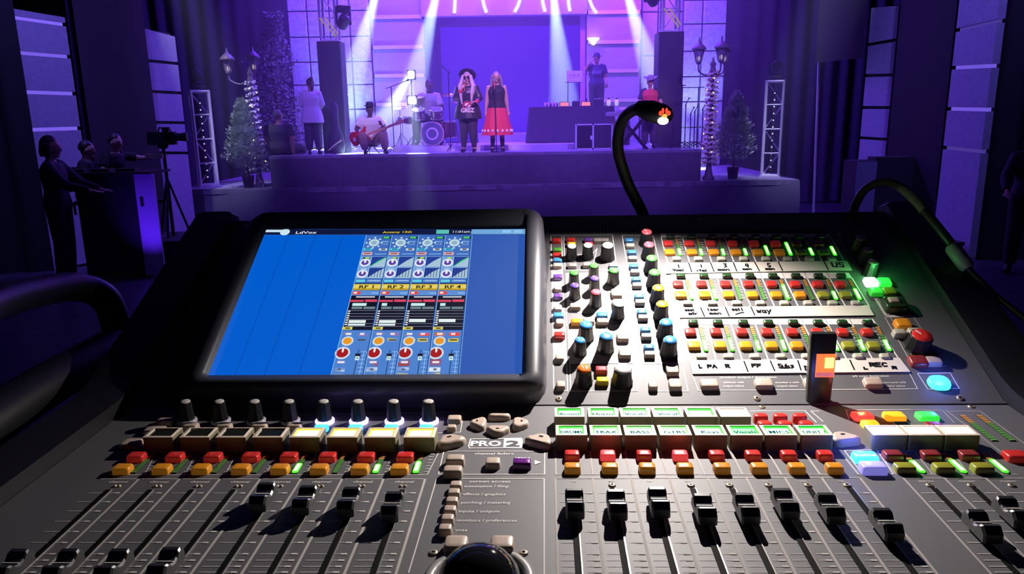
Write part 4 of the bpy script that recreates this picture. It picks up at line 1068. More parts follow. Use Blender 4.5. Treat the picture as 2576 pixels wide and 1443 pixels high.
for px, Y, pyt, rz, lab, pz, hr in ((266, 11.0, 352, 1.9, 'seated crew member in profile behind the left control desk', dict(), .2), (338, 11.2, 334, 1.3, 'seated crew member with bare forearm reaching toward the video camera', dict(elr=(.34, -.18, .68), wrr=(.52, -.36, .70), har=(.6, -.42, .71)), .2)):
    zt_ = atY(px, pyt, Y).z; cs = {k: (v[0], v[1], v[2]) for k, v in sit.items()}; cs.update(hed=(0, -.05, seat + .74)); cs.update(pz)
    zb_ = zt_ - 1.06
    person(lab, (onY(px, Y, 0).x, Y, zb_), rz, 'light', cs, 1.0, 1.0, .1, .15, M_DRK, 'short', 'trousers', M_DRK, hair=DKHAIR)
    t3 = thing('chair', 'chair under the crew member %s' % ('in profile' if px == 266 else 'with the bare forearm'), 'chair', (onY(px, Y, 0).x, Y + .02, zb_), rz)
    build(MB().box((0, .02, seat - .02), (.4, .4, .04)), 'seat', M_DRK, t3); build(MB().box((0, .23, seat + .3), (.4, .03, .3)), 'backrest', M_DRK, t3)
    for sx in (-1, 1):
        for sy in (-1, 1): build(MB().box((sx * .17, .02 + sy * .17, (seat - .04) / 2), (.03, .03, seat - .04)), 'leg', M_DRK, t3)
Yv = 11.4; q = onY(446, Yv, floor_z(Yv)); zc = atY(432, 345, Yv).z - floor_z(Yv)
t2 = thing('video_camera', 'black broadcast video camera on a tripod left of the stage', 'video camera', q, .15)
build(MB().keycap([(zc - .11, .2, .08, .02), (zc + .08, .2, .08, .02)]), 'camera_body', M_BLACK, t2)
build(MB().tube([(-.05, 0, zc + .06), (-.03, 0, zc + .14), (.12, 0, zc + .14), (.14, 0, zc + .06)], .014, 6), 'carry_handle', M_BLACK, t2)
build(MB().tube([(.2, 0, zc), (.3, 0, zc), (.36, 0, zc)], [.055, .06, .075], 14), 'lens', M_BLACK, t2)
build(MB().box((.1, -.11, zc + .1), (.1, .08, .07)), 'viewfinder', M_BLACK, t2)
build(MB().lathe([(.05, zc - .17), (.08, zc - .13), (.06, zc - .09)], 14), 'pan_head', M_BLACK, t2)
build(MB().cyl((0, 0, .5), (0, 0, zc - .16), .025), 'column', M_BLACK, t2)
build(MB().box((-.12, -.06, zc - .27), (.24, .1, .07)), 'control_box', mat('box_tan', (.3, .22, .2), .6), t2)
for k in range(3):
    a = k * 2.09 + .5; build(MB().cyl((0, 0, zc - .6), (.4 * math.cos(a), .4 * math.sin(a), .01), .018, 6), 'tripod_leg', M_BLACK, t2)
# right side: equipment box, person, stool
q0, q1 = onY(2078, 13.8, 0).x, onY(2125, 13.8, 0).x; zf = floor_z(13.8); zt_ = atY(2100, 398, 13.8).z
t2 = thing('equipment_cabinet', 'dark equipment cabinet standing right of the stage', 'cabinet', ((q0 + q1) / 2 + .38, 12.9, zf))
build(MB().box((0, .2, (zt_ - zf) / 2), (1.15, .5, zt_ - zf)), 'cabinet', M_DRK, t2); build(MB().box((-.40, -.06, (zt_ - zf) / 2), (.34, .02, zt_ - zf - .02)), 'side_panel', mat('panel_dim', (.16, .15, .24), .7), t2)
build(MB().box((.1, .1, zt_ - zf + .03), (.7, .3, .06)), 'rack_unit', M_DRK, t2)
Yp = 9.0; zf = floor_z(Yp); p = onY(2562, Yp, zf); zt_ = atY(2562, 316, Yp).z
person('dark figure with curly hair standing at the right edge holding a cable', p, -.6, 'light', dict(ell=(-.25, -.15, 1.14), wrl=(-.22, -.32, 1.0), hal=(-.2, -.38, .95)), (zt_ - zf) / 1.74, 1.1, .2, .3, M_DRK, 'long', 'trousers', M_DRK, hair=DKHAIR, hairstyle='bob')
q = onY(2390, 11.1, floor_z(11.1)); t2 = thing('stool', 'small dark stool in front of the far right wall panel', 'stool', q)
build(MB().box((0, 0, .22), (.26, .24, .05)), 'seat', M_DRK, t2)
for sx in (-1, 1):
    for sy in (-1, 1): build(MB().cyl((sx * .1, sy * .09, .2), (sx * .13, sy * .11, .0), .012, 6), 'leg', M_DRK, t2)
# ------------------------------------------------------------------ mixing console
def camvec(v):
    return (RC.to_3x3() @ Vector(v)).normalized()
XAX = camvec((1, .01, .047))
class Plane:
    def __init__(s, O, vpy):
        a = .047 * F - .01 * (H / 2 - vpy)
        s.O = O; s.X = XAX; s.Y = camvec((a, H / 2 - vpy, -F)); s.N = s.X.cross(s.Y).normalized()
        s.Y = s.N.cross(s.X).normalized()
    def at(s, px, py, h=0.0):
        d = ray(px, py); t = (h - s.N.dot(CAM - s.O)) / s.N.dot(d)
        p = CAM + d * t - s.O
        return p.dot(s.X), p.dot(s.Y)
    def W(s, u, v, h=0.0): return s.O + s.X * u + s.Y * v + s.N * h
    def M(s, u, v, h=0.0, rot=0.0, sc=1.0):
        m = Matrix((s.X, s.Y, s.N)).transposed().to_4x4(); m.translation = s.W(u, v, h)
        return m @ Matrix.Rotation(rot, 4, 'Z') @ Matrix.Scale(sc, 4)
d0 = depth_pt(1288, 1205, 0.5)
PL = Plane(d0, 224)
u_, v_ = PL.at(1288, 1018); JO = PL.W(0, v_)
PL = Plane(JO, 224)
PU = Plane(JO, -800)
PS = Plane(depth_pt(1288, 1000, 0.598), -1136)
BASE = Vector((JO.x, JO.y, floor_z(JO.y)))
console = thing('mixing_console', 'large grey live-sound mixing console crowded with faders, knobs and lit buttons', 'mixing console', BASE)
IB = Matrix.Translation(-BASE)
def cput(name, me, P, u, v, h=0, rot=0, parent=None, sc=1.0, label=None):
    """part on a panel of the console (or sub-part of a part)"""
    if parent is None: o = link(name, me, console, IB @ P.M(u, v, h, rot, sc))
    else: o = link(name, me, parent, None)
    if label: o['label'] = label
    return o
CM = {}
def cm(key, fn, mats):
    if key not in CM: CM[key] = fn().mesh(key if isinstance(key, str) else key[0], mats if isinstance(mats, (list, tuple)) else [mats])
    return CM[key]

M_PANEL = mat('console_grey_paint', (0.092, 0.09, 0.098), 0.6, bump=0.06, bscale=900, var=0.06)
M_CHEEK = mat('console_cheek', (0.012, 0.012, 0.015), 0.45)
M_BEZEL = mat('monitor_housing', (0.035, 0.036, 0.046), 0.4, bump=0.04, bscale=700)
M_KNOB = mat('knob_plastic', (0.007, 0.007, 0.008), 0.45, spec=.35)
M_CAP = mat('fader_plastic', (0.022, 0.022, 0.024), 0.34, spec=.9)
M_SLOT = mat('slot_black', (0.002, 0.002, 0.002), 0.8, spec=0.1)
M_LIP = mat('slot_lip_metal', (0.6, 0.57, 0.52), 0.3, 0.8)
M_BEIGE = mat('beige_key', (0.42, 0.33, 0.27), 0.42)
M_CREAM = mat('cream_frame', (0.78, 0.67, 0.54), 0.4)
M_BRASS = mat('screw_brass', (0.7, 0.58, 0.42), 0.3, 0.8)
M_SMOKE = mat('dark_window', (0.012, 0.016, 0.012), 0.12)
KEYC = {'red': (0.6, 0.03, 0.025), 'amber': (0.72, 0.27, 0.015), 'yellow': (0.85, 0.62, 0.02), 'green': (0.08, 0.32, 0.04),
        'blue': (0.05, 0.25, 0.62), 'purple': (0.13, 0.05, 0.3), 'violet': (0.14, 0.012, 0.22), 'pinkred': (0.72, 0.08, 0.09),
        'dgreen': (0.02, 0.055, 0.02), 'dred': (0.25, 0.03, 0.03), 'olive': (0.3, 0.3, 0.03), 'clear': (0.5, 0.47, 0.38),
        'limey': (0.3, 0.42, 0.08), 'orange': (0.75, 0.16, 0.02), 'grey': (0.3, 0.26, 0.25), 'beige': None,
        'pinkcap': (0.75, 0.09, 0.13), 'purplecap': (0.11, 0.06, 0.42), 'greencap': (0.07, 0.5, 0.06), 'steel': (0.6, 0.55, 0.58)}
LIT = {'lit_red': ((0.9, 0.05, 0.06), (1, .08, .06), .9), 'lit_orange': ((1, .35, .02), (1, .33, .01), 1.1), 'lit_green': ((0.05, .8, .1), (.03, .9, .06), .9),
       'lit_yellow': ((1, .75, .05), (1, .6, .02), 1.2), 'lit_cyan': ((.05, .5, 1), (.05, .45, 1), 2.2), 'lit_white_green': ((.8, 1, .8), (.55, 1, .6), 5.0),
       'lit_violet': ((.4, .38, .9), (.3, .28, 1), .5), 'lit_pink': ((.9, .07, .08), (1, .07, .08), .55), 'lit_dimgreen': ((.1, .7, .1), (.02, .7, .03), .35)}
def keymat(c):
    if c in LIT:
        b, e, s = LIT[c]; return mat('key_' + c, b, .3, emit=e, es=s, coat=.3)
    if KEYC.get(c) is None: return M_BEIGE
    if c in ('red', 'amber'): return mat('key_' + c, tuple(.8 * q for q in KEYC[c]), 0.25, coat=.35, emit=KEYC[c], es=.12)
    return mat('key_' + c, tuple(.85 * q for q in KEYC[c]), 0.25, coat=.35)
def key_mb(hx, hy, h, r=None, dome=0.82):
    r = r or min(hx, hy) * .35
    return lambda: MB().keycap([(0, hx, hy, r), (h * .75, hx * .97, hy * .97, r), (h * .93, hx * .92, hy * .9, r), (h, hx * dome, hy * dome * .95, r * .8),
                                (h * 1.02, hx * .4, hy * .4, r * .4)], n=4)
def key(P, px, py, c, hx, hy, h, name='push_button', label=None, rot=0, r=None, dome=.82, bezel=True, top=True):
    u, v = P.at(px, py, h if top else 0)
    me = cm((name, c, hx, hy, h, r, dome), key_mb(hx, hy, h, r, dome), keymat(c))
    return cput(name, me, P, u, v, 0, rot, label=label)
def knob_mb(r, h, flut=True):
    def f():
        mb = MB()
        n = 20; rings = []
        for z, q in ((0, 1.18), (h * .06, 1.2), (h * .1, 1.12), (h * .5, 1.0), (h * .95, .93), (h, .88)):
            rings.append([(r * q * (1 + (.035 if j % 2 else -.02)) * math.cos(2 * PI * j / n), r * q * (1 + (.035 if j % 2 else -.02)) * math.sin(2 * PI * j / n), z) for j in range(n)])
        mb.loft(rings, smooth=False)
        return mb
    return f
def cap_mb(r, h):
    def f():
        mb = MB().lathe([(r * .84, h), (r * .82, h + .0006), (r * .3, h + .0008)], 16)
        mb.box((0, r * .4, h + .0007), (r * .12, r * .6, .0003), mi=1)
        return mb
    return f
def knob(P, px, py, c, r=.0056, h=.0165, label=None, rot=0.5):
    u, v = P.at(px, py, h)
    o = cput('knob', cm(('knob', r, h), knob_mb(r, h), M_KNOB), P, u, v, 0, rot, label=label)
    cput('knob_cap', cm(('knob_cap', r, h, c), cap_mb(r, h), [keymat(c), mat('pointer_white', (.8, .78, .75), .4)]), P, 0, 0, parent=o)
    return o

# printed lines and lettering
WHT = (0.62, 0.58, 0.55)
class Print:
    def __init__(s, P, h=.00025): s.P = P; s.mb = MB(); s.h = h
    def poly(s, pts, col):
        s.mb.quad([(*s.P.at(x, y), s.h) for x, y in pts], col=col); return s
    def line(s, pts, w=.0006, col=WHT, closed=False):
        q = [Vector(s.P.at(x, y)) for x, y in pts]
        if closed: q.append(q[0])
        for a, b in zip(q[:-1], q[1:]):
            d = b - a
            if d.length < 1e-6: continue
            d.normalize(); n = Vector((-d.y, d.x)) * w / 2; a2 = a - d * w / 2; b2 = b + d * w / 2
            s.mb.quad([(*(a2 - n), s.h), (*(b2 - n), s.h), (*(b2 + n), s.h), (*(a2 + n), s.h)], col=col)
        return s
    def box(s, x0, y0, x1, y1, w=.0006, col=WHT, skew=True):
        """rectangle on the panel from its top-left and bottom-right pixel"""
        u0, v0 = s.P.at(x0, y0); u1, v1 = s.P.at(x1, y1)
        for a, b in (((u0, v0), (u1, v0)), ((u1, v0), (u1, v1)), ((u1, v1), (u0, v1)), ((u0, v1), (u0, v0))):
            a = Vector(a); b = Vector(b); d = (b - a).normalized(); n = Vector((-d.y, d.x)) * w / 2; a -= d * w / 2; b += d * w / 2
            s.mb.quad([(*(a - n), s.h), (*(b - n), s.h), (*(b + n), s.h), (*(a + n), s.h)], col=col)
        return s
    def fill(s, x0, y0, x1, y1, col):
        u0, v0 = s.P.at(x0, y0); u1, v1 = s.P.at(x1, y1); h = s.h * .6
        s.mb.quad([(u0, v1, h), (u1, v1, h), (u1, v0, h), (u0, v0, h)], col=col); return s
    def text(s, px, py, st, size=.003, col=WHT, wide=1.0, rot=0, bold=.01, fit=None):
        u, v = s.P.at(px, py, s.h); vs, fs, w = text_geo(st, bold)
        if fit: wide = (s.P.at(px + fit / 2, py)[0] - s.P.at(px - fit / 2, py)[0]) / (w * size)
        R = Matrix.Translation((u, v - size * .35, s.h)) @ Matrix.Rotation(rot, 4, 'Z') @ Matrix.Diagonal((size * wide, size, 1, 1))
        s.mb.add(vs, fs, R, col=col); return s
    def done(s, name, m, parent_M=None):
        me = s.mb.mesh(name, [m]); o = cput(name, me, s.P, 0, 0, 0); o['kind'] = 'stuff'; return o
M_PRINT = attr_mat('panel_print', 0, .8)

# ---- body
uL = PL.at(336, 1018)[0]; uR = PL.at(2535, 1018)[0]
vF = PL.at(1288, 1640)[1]; vT = PU.at(1288, 548)[1]
uc = (uL + uR) / 2; hw = (uR - uL) / 2
def slab(P, u0, u1, v0, v1, th, r=.002):
    mb = MB(); mb.box(((u0 + u1) / 2, (v0 + v1) / 2, -th / 2), (u1 - u0, v1 - v0, th)); return mb
cput('lower_panel', slab(PL, uL, uR, vF, 0.0, .004).mesh('lower_panel', [M_PANEL]), PL, 0, 0)
cput('upper_panel', slab(PU, uL, uR, 0.0, vT, .004).mesh('upper_panel', [M_PANEL]), PU, 0, 0)
def side_profile(off, vf, vt, drop=.14):
    """closed outline (world points at u=0) of the console seen from the side, raised by off"""
    a = PL.W(0, vf, off); b = PL.W(0, 0, off) ; c = PU.W(0, vt, off)
    pts = [a]
    for k in range(1, 6):                       # soft bend between the two panels
        t = k / 6; p = PL.W(0, -.03 * (1 - t), off) * (1 - t) + PU.W(0, .03 * t, off) * t
        pts.append(p)
    pts += [c, c + Vector((0, .018, -.006)), c + Vector((0, .028, -.03))]
    pts += [Vector((c.x, c.y + .03, JO.z - drop)), Vector((a.x, a.y, JO.z - drop))]
    return pts
def extrude(pts, u0, u1, bev=0.0, cen=None):
    mb = MB(); cen = sum(pts, Vector()) / len(pts)
    def ring(u, s): return [(p - cen) * s + cen + XAX * u for p in pts]
    if bev: rings = [ring(u0, 1 - bev), ring(u0 + .006, 1), ring(u1 - .006, 1), ring(u1, 1 - bev)]
    else: rings = [ring(u0, 1), ring(u1, 1)]
    mb.loft(rings, IB, smooth=False); return mb
body = extrude(side_profile(-.0055, vF + .002, vT - .001), uL + .001, uR - .001)
link('chassis', body.mesh('chassis', [mat('chassis_paint', (.03, .03, .035), .5)]), console)
for s, (a, b) in enumerate(((uL - .042, uL - .0005), (uR + .0005, uR + .042))):
    link('side_cheek', extrude(side_profile(.012, vF - .01, vT + .004, .15), a, b, .02).mesh('side_cheek', [M_CHEEK]), console)
# rounded top edge of the upper panel with the thin bright rim
tb = MB().tube([PU.W(uL, vT, -.004) - BASE, PU.W(uR, vT, -.004) - BASE], .0045, 10)
link('back_rim', tb.mesh('back_rim', [M_PANEL]), console)
# vent slots
pv = MB()
x = 1386.0
while x < 2085:
    u, v = PU.at(x, 581.5)
    pv.box((u, v, .0001), (.0019, .0068, .0006)); x += 8.65
o = cput('vent_slot', pv.mesh('vent_slot', [M_SLOT]), PU, 0, 0); o['kind'] = 'stuff'
# flight case top the console stands on
t = thing('console_stand', 'black flight case table carrying the mixing console', 'table', BASE)
zt = JO.z - .155 - BASE.z
Rz_ = Matrix.Rotation(math.atan2(XAX.y, XAX.x), 4, 'Z')
build(MB().keycap([(zt - .05, hw + .08, .34, .02), (zt - .004, hw + .08, .34, .02), (zt - .001, hw + .075, .335, .02)], Rz_ @ Matrix.Translation((uc, .02, 0))), 'table_top', M_CHEEK, t)
for sx in (-1, 1):
    for sy in (-1, 1):
        build(MB().box((uc + sx * (hw + .03), .02 + sy * .28, (zt - .05) / 2 + .0), (.05, .05, zt - .05), Rz_), 'leg', M_CHEEK, t)
build(MB().box((uc, .28, zt * .5), (2 * hw, .02, zt * .8), Rz_), 'modesty_panel', M_CHEEK, t)

# ---- monitor
def S(px, py, h=0): return PS.at(px, py, h)
su0 = (S(662, 575)[0] + S(513, 945)[0]) / 2; su1 = (S(1322, 575)[0] + S(1313, 940)[0]) / 2
sv0 = S(900, 944)[1]; sv1 = S(900, 575)[1]
ou0 = S(640, 540)[0]; ou1 = S(1372, 600)[0]; ov0 = S(900, 992)[1]; ov1 = S(900, 535)[1]
def rr_ring(u0, u1, v0, v1, r, z, n=6):
    ring = []
    for q, (cx, cy) in enumerate(((u1 - r, v1 - r), (u0 + r, v1 - r), (u0 + r, v0 + r), (u1 - r, v0 + r))):
        for k in range(n):
            a = PI / 2 * q + PI / 2 * k / (n - 1)
            ring.append((cx + r * math.cos(a), cy + r * math.sin(a), z))
    return ring
def housing():
    mb = MB(); rings = []
    # from the rim at the panel up over the rolled edge and down to the glass
    L_ = .05
    prof = [(-L_, -.012, -.012, -.052), (-L_ + .004, -.001, -.001, -.036), (-.022, 0.001, 0.0, -.012), (-.006, .002, .002, -.003), (.002, .0045, .004, .003), (.006, .009, .008, .0062), (.012, .014, .011, .0066),
            (.022, .020, .013, .0046), (su0 - ou0 - .001, 0, 0, .0025), (su0 - ou0, 0, 0, -.0015)]
    for i, (l, r, b, z) in enumerate(prof):
        if i >= 8:
            e = .001 if i == 8 else 0
            rings.append(rr_ring(su0 - e, su1 + e, sv0 - e, sv1 + e, .002, z))
        else:
            rings.append(rr_ring(ou0 + l, ou1 - r, ov0 + b, ov1 - b * .6, max(.014 - max(l, 0) * .4, .004) + (0.012 if l < -.01 else 0), z))
    mb.loft(rings, cap0=True, cap1=False)
    return mb
mon = cput('monitor', housing().mesh('monitor', [M_BEZEL]), PS, 0, 0, 0, label='sloping built-in monitor with a thick rounded black bezel')
def arc(): pass
# display contents: flat coloured cells on the glass
class Disp(Print):
    def __init__(s): s.P = PS; s.mb = MB(); s.h = 0.0
    def q(s, pts, col, h=.0):
        s.mb.quad([(*S(x, y), h) for x, y in pts], col=srgb(*col)); return s
D = Disp()
BL1, BL2 = (0, 92, 205), (48, 92, 178)
D.q([(664, 576), (1323, 576), (1313, 944), (513, 945)], (40, 84, 170))
def xb(k, y):           # strip boundary lines, k = 0..4
    t0 = (921, 986, 1053, 1120, 1187)[k]; t1 = (831, 914, 994, 1074, 1154)[k]
    return t0 + (t1 - t0) * (y - 592) / (945 - 592)
yl = lambda x: 0
D.q([(657, 591), (921, 592), (831, 945), (513, 945)], BL1, .0001)
for a, b in ((726, 590), (794, 663), (862, 750)):
    D.q([(a, 591), (a + 1.5, 591), (b + 1.5, 945), (b, 945)], (6, 66, 170), .0002)
D.q([(1187, 592), (1322, 592), (1313, 944), (1154, 945)], (44, 88, 176), .0001)
D.q([(1187, 592), (1189, 592), (1156, 945), (1153, 945)], (110, 165, 225), .0003)
# header
D.q([(664, 577), (1323, 576), (1322.5, 589), (657, 590)], (16, 24, 60), .0001)
D.q([(664, 578), (712, 578), (709, 584), (662, 584)], (200, 225, 240), .0002)
D.q([(1187, 577), (1323, 576), (1322.5, 589), (1184, 589)], (110, 165, 215), .0002)
D.q([(1098, 578), (1130, 578), (1129, 588), (1097, 588)], (90, 190, 180), .0002)
for a in (1264, 1293): D.q([(a, 579), (a + 22, 579), (a + 21, 586), (a - 1, 586)], (140, 195, 235), .0003)
def dtext(px, py, s, size, col, wide=1, h=.0004, bold=.01):
    u, v = S(px, py); vs, fs, w = text_geo(s, bold)
    D.mb.add(vs, fs, Matrix.Translation((u, v - size * .35, h)) @ Matrix.Diagonal((size * wide, size, 1, 1)), col=srgb(*col))
dtext(770, 585, 'LdVox', .0055, (235, 240, 250), 1.5); dtext(1000, 584, 'Antony 13th', .0042, (245, 215, 40), 1.4)
dtext(1160, 583, '11:01am', .0045, (225, 230, 245), 1.2)
u, v = S(717, 584)
def disc(u, v, ru, rv, col, h, n=14, a0=0, a1=2 * PI):
    pts = [(u + ru * math.cos(a0 + (a1 - a0) * j / n), v + rv * math.sin(a0 + (a1 - a0) * j / n), h) for j in range(n + (a1 - a0 < 6.2))]
    D.mb.quad(pts, col=srgb(*col))
disc(u, v, .005, .005, (200, 228, 240), .0003)
# four channel strips
for k in range(4):
    def R_(s0, y0, s1, y1, col, h=.0003):
        g = lambda s, y: (xb(k, y) + (xb(k + 1, y) - xb(k, y)) * s, y)
        D.q([g(s0, y0), g(s1, y0), g(s1, y1), g(s0, y1)], col, h)
    def P_(s, y): return S(xb(k, y) + (xb(k + 1, y) - xb(k, y)) * s, y)
    def dk(s, y, r, col, r2=None, col2=None, h=.0004):
        u, v = P_(s, y); r *= .86; r2 = r2 and r2 * .86; disc(u, v, r, r * 1.05, col, h)
        if r2: disc(u, v, r2, r2, col2, h + .0001)
    R_(0, 592, 1, 644, (62, 108, 188), .0002); R_(0, 592, .03, 945, (120, 170, 225), .0005); R_(.97, 592, 1, 945, (34, 70, 140), .0005)
    R_(.66, 595, .97, 601, (22, 60, 60)); R_(.7, 596, .92, 600, (80, 205, 110), .0005)
    dk(.38, 611, .0062, (190, 215, 225), .0035, (140, 175, 200)); 
    for a in range(8):
        an = a * PI / 4; u, v = P_(.38, 611)
        disc(u + .0075 * math.cos(an), v + .0075 * math.sin(an), .0012, .0012, (205, 225, 240), .0004, 6)
    R_(.66, 607, .93, 608.5, (150, 195, 235)); R_(.68, 611, .9, 616, (120, 165, 215)); R_(.7, 612, .86, 615, (70, 100, 170), .0005)
    R_(.04, 624, .36, 630, (90, 205, 225)); R_(.1, 625.5, .3, 628.5, (30, 110, 150), .0005)
    R_(.62, 625, .93, 630, (215, 225, 225)); R_(.7, 626, .86, 629, (60, 60, 90), .0005)
    R_(.04, 634, .4, 642, (220, 170, 170)); R_(.1, 636, .34, 640, (150, 110, 120), .0005); R_(.5, 638, .94, 640, (130, 175, 225))
    for y0, grid in ((645, 0), (673, 1)):
        R_(.03, y0, 1, y0 + 27, (150, 190, 230), .0002)
        R_(.05, y0 + 1, .4, y0 + 26, (110, 160, 215), .0003)
        R_(.09, y0 + 2, .38, y0 + 6, (40, 70, 50) if not grid else (120, 160, 210)); R_(.2 if not grid else .12, y0 + 2.5, .34, y0 + 5.5, (190, 215, 40) if not grid else (170, 200, 235), .0005)
        dk(.22, y0 + 16, .0062, (225, 230, 245), .0042, (92, 66, 160))
        u, v = P_(.22, y0 + 16); disc(u, v + .002, .0012, .003, (235, 235, 250), .0007, 8)
        R_(.43, y0 + 1, .97, y0 + 26, (34, 62, 150), .0003)
        g = lambda s, y: (xb(k, y) + (xb(k + 1, y) - xb(k, y)) * s, y)
        D.q([g(.43, y0 + 26), g(.97, y0 + 26), g(.97, y0 + 2), g(.7, y0 + 12)], (165, 195, 215), .0004)
        if grid:
            for q in range(5): R_(.46 + .1 * q, y0 + 2, .48 + .1 * q, y0 + 25, (24, 40, 100), .0005)
        elif k in (0, 3): D.q([g(.43, y0 + 26), g(.45, y0 + 26), g(.97, y0 + 4), g(.97, y0 + 2), g(.7, y0 + 11)], (60, 200, 130), .0006)
    R_(.05, 703, .38, 710, (95, 200, 225)); R_(.42, 703, .95, 710, (90, 140, 205)); R_(.5, 705, .9, 707, (160, 195, 235), .0005)
    R_(0, 713, 1, 716, (30, 30, 40)); R_(0.02, 715, .98, 730, (228, 205, 90), .00035); R_(.02, 726, .98, 730, (185, 150, 20), .0004)
    u, v = P_(.5, 722); vs, fs, w = text_geo('RF %d' % (k + 1), .02)
    D.mb.add(vs, fs, Matrix.Translation((u, v - .0022, .0007)) @ Matrix.Diagonal((.0085, .006, 1, 1)), col=srgb(20, 20, 20))
    R_(0, 731, 1, 743, (90, 140, 210), .0002); R_(.04, 733, .32, 741, (225, 70, 60)); R_(.08, 735, .2, 739, (245, 235, 230), .0006); R_(.7, 736, .95, 739, (140, 180, 230), .0005)
    R_(.02, 744, .98, 830, (12, 14, 36), .0004)
    R_(.2, 746, .85, 749, (210, 215, 230), .0006)
    R_(.1, 755, .5, 760, (214, 70, 100), .0006); R_(.54, 754, .95, 760, (214, 70, 100), .0006); R_(.02, 755, .1, 760, (240, 60, 60), .0006)
    R_(.14, 763, .32 + .3 * ((k + 1) % 2), 770, (200, 235, 235), .0006)
    R_(.14, 772, .5, 778, (110, 130, 140), .0006); R_(.54, 772, .94, 778, (110, 130, 140), .0006)
    for q, y in enumerate((781, 789, 796, 803, 814, 821)): R_(.1, y, .97, y + 1.2, (120, 128, 150), .0006)
    for q in range(7): R_(.05, 782 + q * 5.6, .13, 785 + q * 5.6, (225, 225, 235), .0007)
    R_(.16, 806 if k < 2 else 803, .72, 813 if k < 2 else 811, (225, 240, 238), .0007)
    if k < 2: R_(.16, 815, .72, 820, (215, 232, 235), .0007)
    R_(.0, 823, .33, 830, (225, 210, 100), .0007); R_(.1, 825, .26, 828, (60, 55, 20), .0008)
    R_(.0, 831, 1, 945, (76, 128, 205), .0003)
    R_(.08, 836, .42, 845, (210, 100, 40)); R_(.16, 838, .34, 843, (240, 230, 220), .0006); R_(.56, 836, .9, 845, (235, 70, 55)); R_(.62, 838, .76, 843, (240, 225, 225), .0006)
    dk(.27, 858, .0062, (200, 220, 235), .0045, (232, 150, 30)); R_(.55, 851, .88, 860, (222, 200, 40)); R_(.6, 854, .84, 857, (70, 60, 10), .0006)
    dk(.2, 888, .0078, (205, 220, 235), .006, (165, 22, 28)); u, v = P_(.2, 888); disc(u, v + .003, .001, .003, (240, 240, 240), .0007, 8)
    R_(.69, 880, .71, 944, (20, 26, 60), .0006); R_(.62, 890, .79, 897, (20, 26, 50), .0007); R_(.64, 897, .77, 907, (205, 230, 230), .0008); R_(.67, 901, .74, 903, (60, 110, 90), .0009)
    for q in range(6): R_(.78, 884 + 10 * q, .95, 885.3 + 10 * q, (150, 190, 235), .0005)
    R_(.86, 884, .88, 942, (150, 190, 235), .0006)
    R_(.04, 903, .4, 921, (158, 62, 50)); R_(.12, 909, .34, 914, (240, 230, 230), .0006)
    R_(.04, 924, .4, 935, (215, 228, 240)); R_(.18, 927, .28, 932, (90, 100, 120), .0006); R_(.04, 937, .4, 945, (196, 196, 120))
me = D.mb.mesh('display', [attr_mat('display_pixels', 1.0, .15)])
o = link('display', me, mon); o['label'] = 'glowing blue display showing four channel strips'

# ---- lower panel print; left scales painted paler than right to balance lamp light
pl = Print(PL)
LB = [247, 350, 452, 553.5, 655, 757.5, 861, 965.5, 1070]
ticks = (1240, 1262, 1285.5, 1311, 1337, 1364.5, 1393, 1409, 1424.5, 1439)
def vx(x, y, y0=1205): return 1370 + (x - 1370) * (y - 224) / (y0 - 224)
TCK = (.62, .58, .54)
for i in range(8):
    a, b = LB[i], LB[i + 1]
    pl.line([(a + 7, 1204.5), (b - 5, 1204.5)], .0006, (.6, .56, .53))
    pl.line([(b - 1, 1206), (vx(b - 1, 1560), 1560)], .0017, (.42, .39, .36))
    pl.text((a + b) / 2, 1211, 'channel', .0038, (.7, .67, .64), 1.15)
    for y in ticks:
        c0, c1 = vx(a + (b - a) * .12, y), vx(a + (b - a) * .47, y); c2, c3 = vx(a + (b - a) * .6, y), vx(a + (b - a) * .78, y)
        pl.line([(c0, y), (c1, y)], .0004, TCK); pl.line([(c2, y), (c3, y)], .0004, TCK)
        pl.line([(c3, y), (vx(a + (b - a) * .86, y), y)], .0013, TCK)
for i in range(8):   # boxes round the mute/solo pairs
    x0 = 272 + i * 101.6 + 8; 
    pl.line([(x0 + 34, 1137), (x0 + 96 + 17, 1137), (x0 + 84, 1194), (x0 - 6, 1194)], .0006, (.62, .58, .55))
    pl.line([(x0 + 34, 1137), (x0 - 6, 1194)], .0006, (.4, .38, .36))
pl.line([(835, 1041), (1167, 1037), (1158, 1087), (1098, 1089)], .0007)
pl.line([(430, 1041), (835, 1041)], .0007, (.6, .56, .53))
pl.text(770, 1043, 'function', .0032, (.5, .48, .45))
for i in range(8):
    for k in range(7):
        y = 1142 + k * 7.4; x = vx(410 + i * 96.2, y, 1141)
        pl.line([(x, y), (x + 9, y)], .0007, (.6, .57, .54))
# channel fader box, screen access box
pl.line([(1120, 1135), (1370, 1135), (1370, 1193), (1103, 1193), (1116, 1137)], .0008, closed=False)
pl.text(1243, 1140, 'channel faders', .0048, bold=.015, fit=98)
pl.poly([(1345, 1157), (1345, 1169), (1363, 1163)], WHT)
pl.text(1232, 1181, 'control group', .0022)
pl.line([(1028, 1440), (1098, 1206), (1104, 1204), (1369, 1204), (1369, 1560)], .0008)
for x0, x1, y, s in ((1181, 1284, 1210, 'screen access'), (1168, 1279, 1222, 'automation / filing'), (1165, 1272, 1242, 'effects / graphics'), (1160, 1283, 1263, 'patching / metering'),
                (1154, 1257, 1285, 'inputs / outputs'), (1149, 1300, 1308, 'monitors / preferences'), (1145, 1176, 1332, 'vcas')):
    pl.text((x0 + x1) / 2, y, s, .0042, (.6, .57, .55), fit=x1 - x0, bold=.012)
